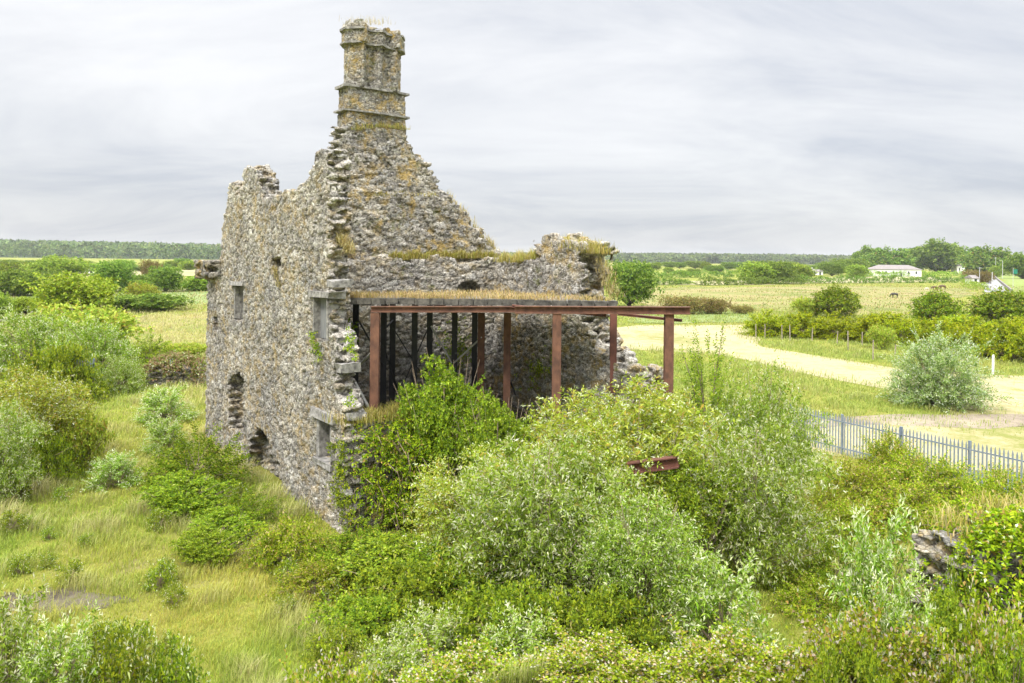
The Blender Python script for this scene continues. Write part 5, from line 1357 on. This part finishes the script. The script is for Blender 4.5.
# ------------------------------------------------------------------ horses
def horse(px, py, lenpx, mat, label, face=1, graze=True):
    g_ = gnd(px, py); s = lenpx * g_[1] / 750 / 2.3
    g_ = g_
    v, ed, r = [], [], []
    def add(p, rad, par):
        v.append(p); r.append(rad); i = len(v) - 1
        if par is not None: ed.append((par, i))
        return i
    hip = add((-.62, 0, 1.22), (.27, .30), None); mid = add((-.1, 0, 1.14), (.27, .31), hip); sh = add((.48, 0, 1.2), (.25, .30), mid)
    n1 = add((.82, 0, 1.22 if graze else 1.55), (.16, .2), sh); n2 = add((1.12, 0, .8 if graze else 1.85), (.11, .15), n1)
    po = add((1.26, 0, .48 if graze else 1.95), (.10, .12), n2); mz = add((1.30, 0, .2), (.06, .07), po) if graze else add((1.62, 0, 1.68), (.06, .07), po)
    t1 = add((-.92, 0, 1.22), (.06, .06), hip); add((-1.02, 0, .65), (.07, .05), t1)
    for sy in (-.17, .17):
        a = add((.46, sy, .85), (.11, .12), sh); b = add((.45, sy * .9, .48), (.06, .06), a); c_ = add((.46, sy * .9, .12), (.045, .045), b); add((.50, sy * .9, .02), (.06, .06), c_)
        a = add((-.62, sy, .88), (.14, .17), hip); b = add((-.80, sy * .9, .52), (.065, .07), a); c_ = add((-.72, sy * .9, .12), (.045, .045), b); add((-.68, sy * .9, .02), (.06, .06), c_)
    for sy in (-.06, .06): add((po and v[po][0] - .08, sy, v[po][2] + .16), (.025, .025), po)
    me = bpy.data.meshes.new('horse'); me.from_pydata(v, ed, []); o = link('horse', me)
    sk = o.modifiers.new('skin', 'SKIN')
    for i, sv in enumerate(me.skin_vertices[0].data): sv.radius = r[i]; sv.use_root = (i == 0)
    o.modifiers.new('sub', 'SUBSURF').levels = 1; o.modifiers['sub'].render_levels = 1
    dg = bpy.context.evaluated_depsgraph_get(); me2 = bpy.data.meshes.new_from_object(o.evaluated_get(dg)); o.modifiers.clear(); o.data = me2
    me2.materials.clear(); me2.materials.append(mat); me2.polygons.foreach_set('use_smooth', [True] * len(me2.polygons))
    o.location = (g_[0], g_[1], .05); o.scale = (s, s, s); o.rotation_euler = (0, 0, 0 if face > 0 else math.pi)
    return tag(o, label, 'horse')
M_HB = plain_mat('black_horse_coat', (.015, .013, .012), (.035, .03, .026), 3, .6, 0, 0); M_HBR = plain_mat('brown_horse_coat', (.07, .035, .018), (.11, .06, .03), 3, .6, 0, 0); M_HG = plain_mat('grey_horse_coat', (.45, .42, .38), (.6, .57, .52), 3, .7, 0, 0)
horse(894.5, 298.2, 8.5, M_HB, 'black horse grazing alone in the yellow meadow', -1)
horse(934.5, 290.2, 6.5, M_HBR, 'brown horse grazing behind the dark bush, left one of the two', -1)
horse(942.5, 290.0, 8, M_HBR, 'brown horse with dark legs, right one of the two', -1)
horse(927, 290.6, 4.5, M_HG, 'small pale grey horse left of the brown horses', -1)

# ------------------------------------------------------------------ road furniture and car
def pole(px, base, topy, label, arms=0, lamp=False):
    g_ = gnd(px, base); h = (base - topy) * g_[1] / 750
    e = empty('utility_pole' if not lamp else 'street_lamp', (g_[0], g_[1], 0)); tag(e, label, 'pole')
    MB().tube([(0, 0, -.2), (0, 0, h)], [.14, .10], 8).build('pole', M_GREYPOLE, e)
    for k in range(arms): MB().bar((-.9, 0, h - .4 - .6 * k), (.9, 0, h - .4 - .6 * k), .1).build('crossarm', M_GREYPOLE, e)
    if lamp:
        MB().tube([(0, 0, h), (-.5, 0, h + .35), (-1.5, 0, h + .45)], [.06, .05, .05], 6).build('bracket', M_GREYPOLE, e)
        MB().box((-1.7, 0, h + .38), .7, .25, .14, 0, .7).build('lamp_head', M_GREYPOLE, e)
pole(979.5, 284, 267, 'grey pole beside the small shed left of the road', 1)
pole(995.5, 276, 257, 'tall grey pole at the top of the road, with two crossarms', 2)
pole(1002.5, 279, 261, 'grey street lamp on the verge right of the road', 0, True)
pole(992, 292, 272, 'thin grey pole standing in front of the road', 0)
g_ = gnd(1013, 290); e = empty('road_sign', (g_[0], g_[1], 0)); tag(e, 'green road sign on a tall post at the right edge', 'sign')
hs_ = 22 * g_[1] / 750; MB().tube([(0, 0, -.2), (0, 0, hs_)], [.07, .07], 8).build('post', M_GREYPOLE, e)
MB().box((.55 * g_[1] / 200, -.1, hs_ - 1.9), 1.3, .06, 1.5).build('sign_panel', M_SIGN, e)
def car(px, base, rz):
    g_ = gnd(px, base); e = empty('parked_car', (g_[0], g_[1], .08), rz); tag(e, 'white car on the road at far right', 'car')
    prof = [(-2.0, .35), (-2.05, .85), (-1.7, .95), (-1.2, 1.42), (.5, 1.45), (1.15, .98), (1.95, .85), (2.05, .4)]
    def slab(pr, w0, w1, mat, nm, par):
        n = len(pr); V = [(x, -(w0 if z < 1.0 else w1), z) for x, z in pr] + [(x, (w0 if z < 1.0 else w1), z) for x, z in pr]
        return MB().add(V, [tuple(range(n)), tuple(range(2 * n - 1, n - 1, -1))] + [(i, n + i, n + (i + 1) % n, (i + 1) % n) for i in range(n)]).build(nm, mat, par)
    slab(prof, .85, .70, M_CARW, 'body', e)
    slab([(-1.5, 1.02), (-1.1, 1.36), (.42, 1.38), (.95, 1.02)], .86, .78, M_GLASS, 'side_window', e)
    MB().add([(1.19, -.68, 1.0), (1.19, .68, 1.0), (.56, .60, 1.44), (.56, -.60, 1.44)], [(0, 1, 2, 3)]).build('windscreen', M_GLASS, e)
    for x in (-1.25, 1.25):
        for y in (-.85, .85): MB().tube([(x, y - .1, .32), (x, y + .1, .32)], [.32, .32], 12).build('wheel', M_TYRE, e)
car(985.8, 287.3, math.radians(-75))
V = [(*p[:2], .07) for p in (gnd(-80, 317), gnd(13, 316), gnd(11, 321.5), gnd(-80, 325))]
o = mobj('road', np.array(V), [(0, 1, 2, 3)], M_ASPH)
if o.data.polygons[0].normal.z < 0: o.data.flip_normals()
o['kind'] = 'structure'; tag(o, 'grey bit of road at the left edge behind the bushes', 'road')

# ------------------------------------------------------------------ air: thin haze out to the hills
m = bpy.data.materials.new('haze_air'); m.use_nodes = True; t = m.node_tree; t.nodes.clear()
o_ = nd(t, 'ShaderNodeOutputMaterial'); v_ = nd(t, 'ShaderNodeVolumePrincipled')
v_.inputs['Color'].default_value = (.90, .94, 1.0, 1); v_.inputs['Density'].default_value = .00009; v_.inputs['Anisotropy'].default_value = .1
lk(t, v_.outputs[0], o_.inputs['Volume'])
hz = MB().box((0, 2600, -1.2), 7000, 6000, 32).build('haze', m); hz['kind'] = 'stuff'; tag(hz, 'thin pale haze in the air over the plain', 'haze')
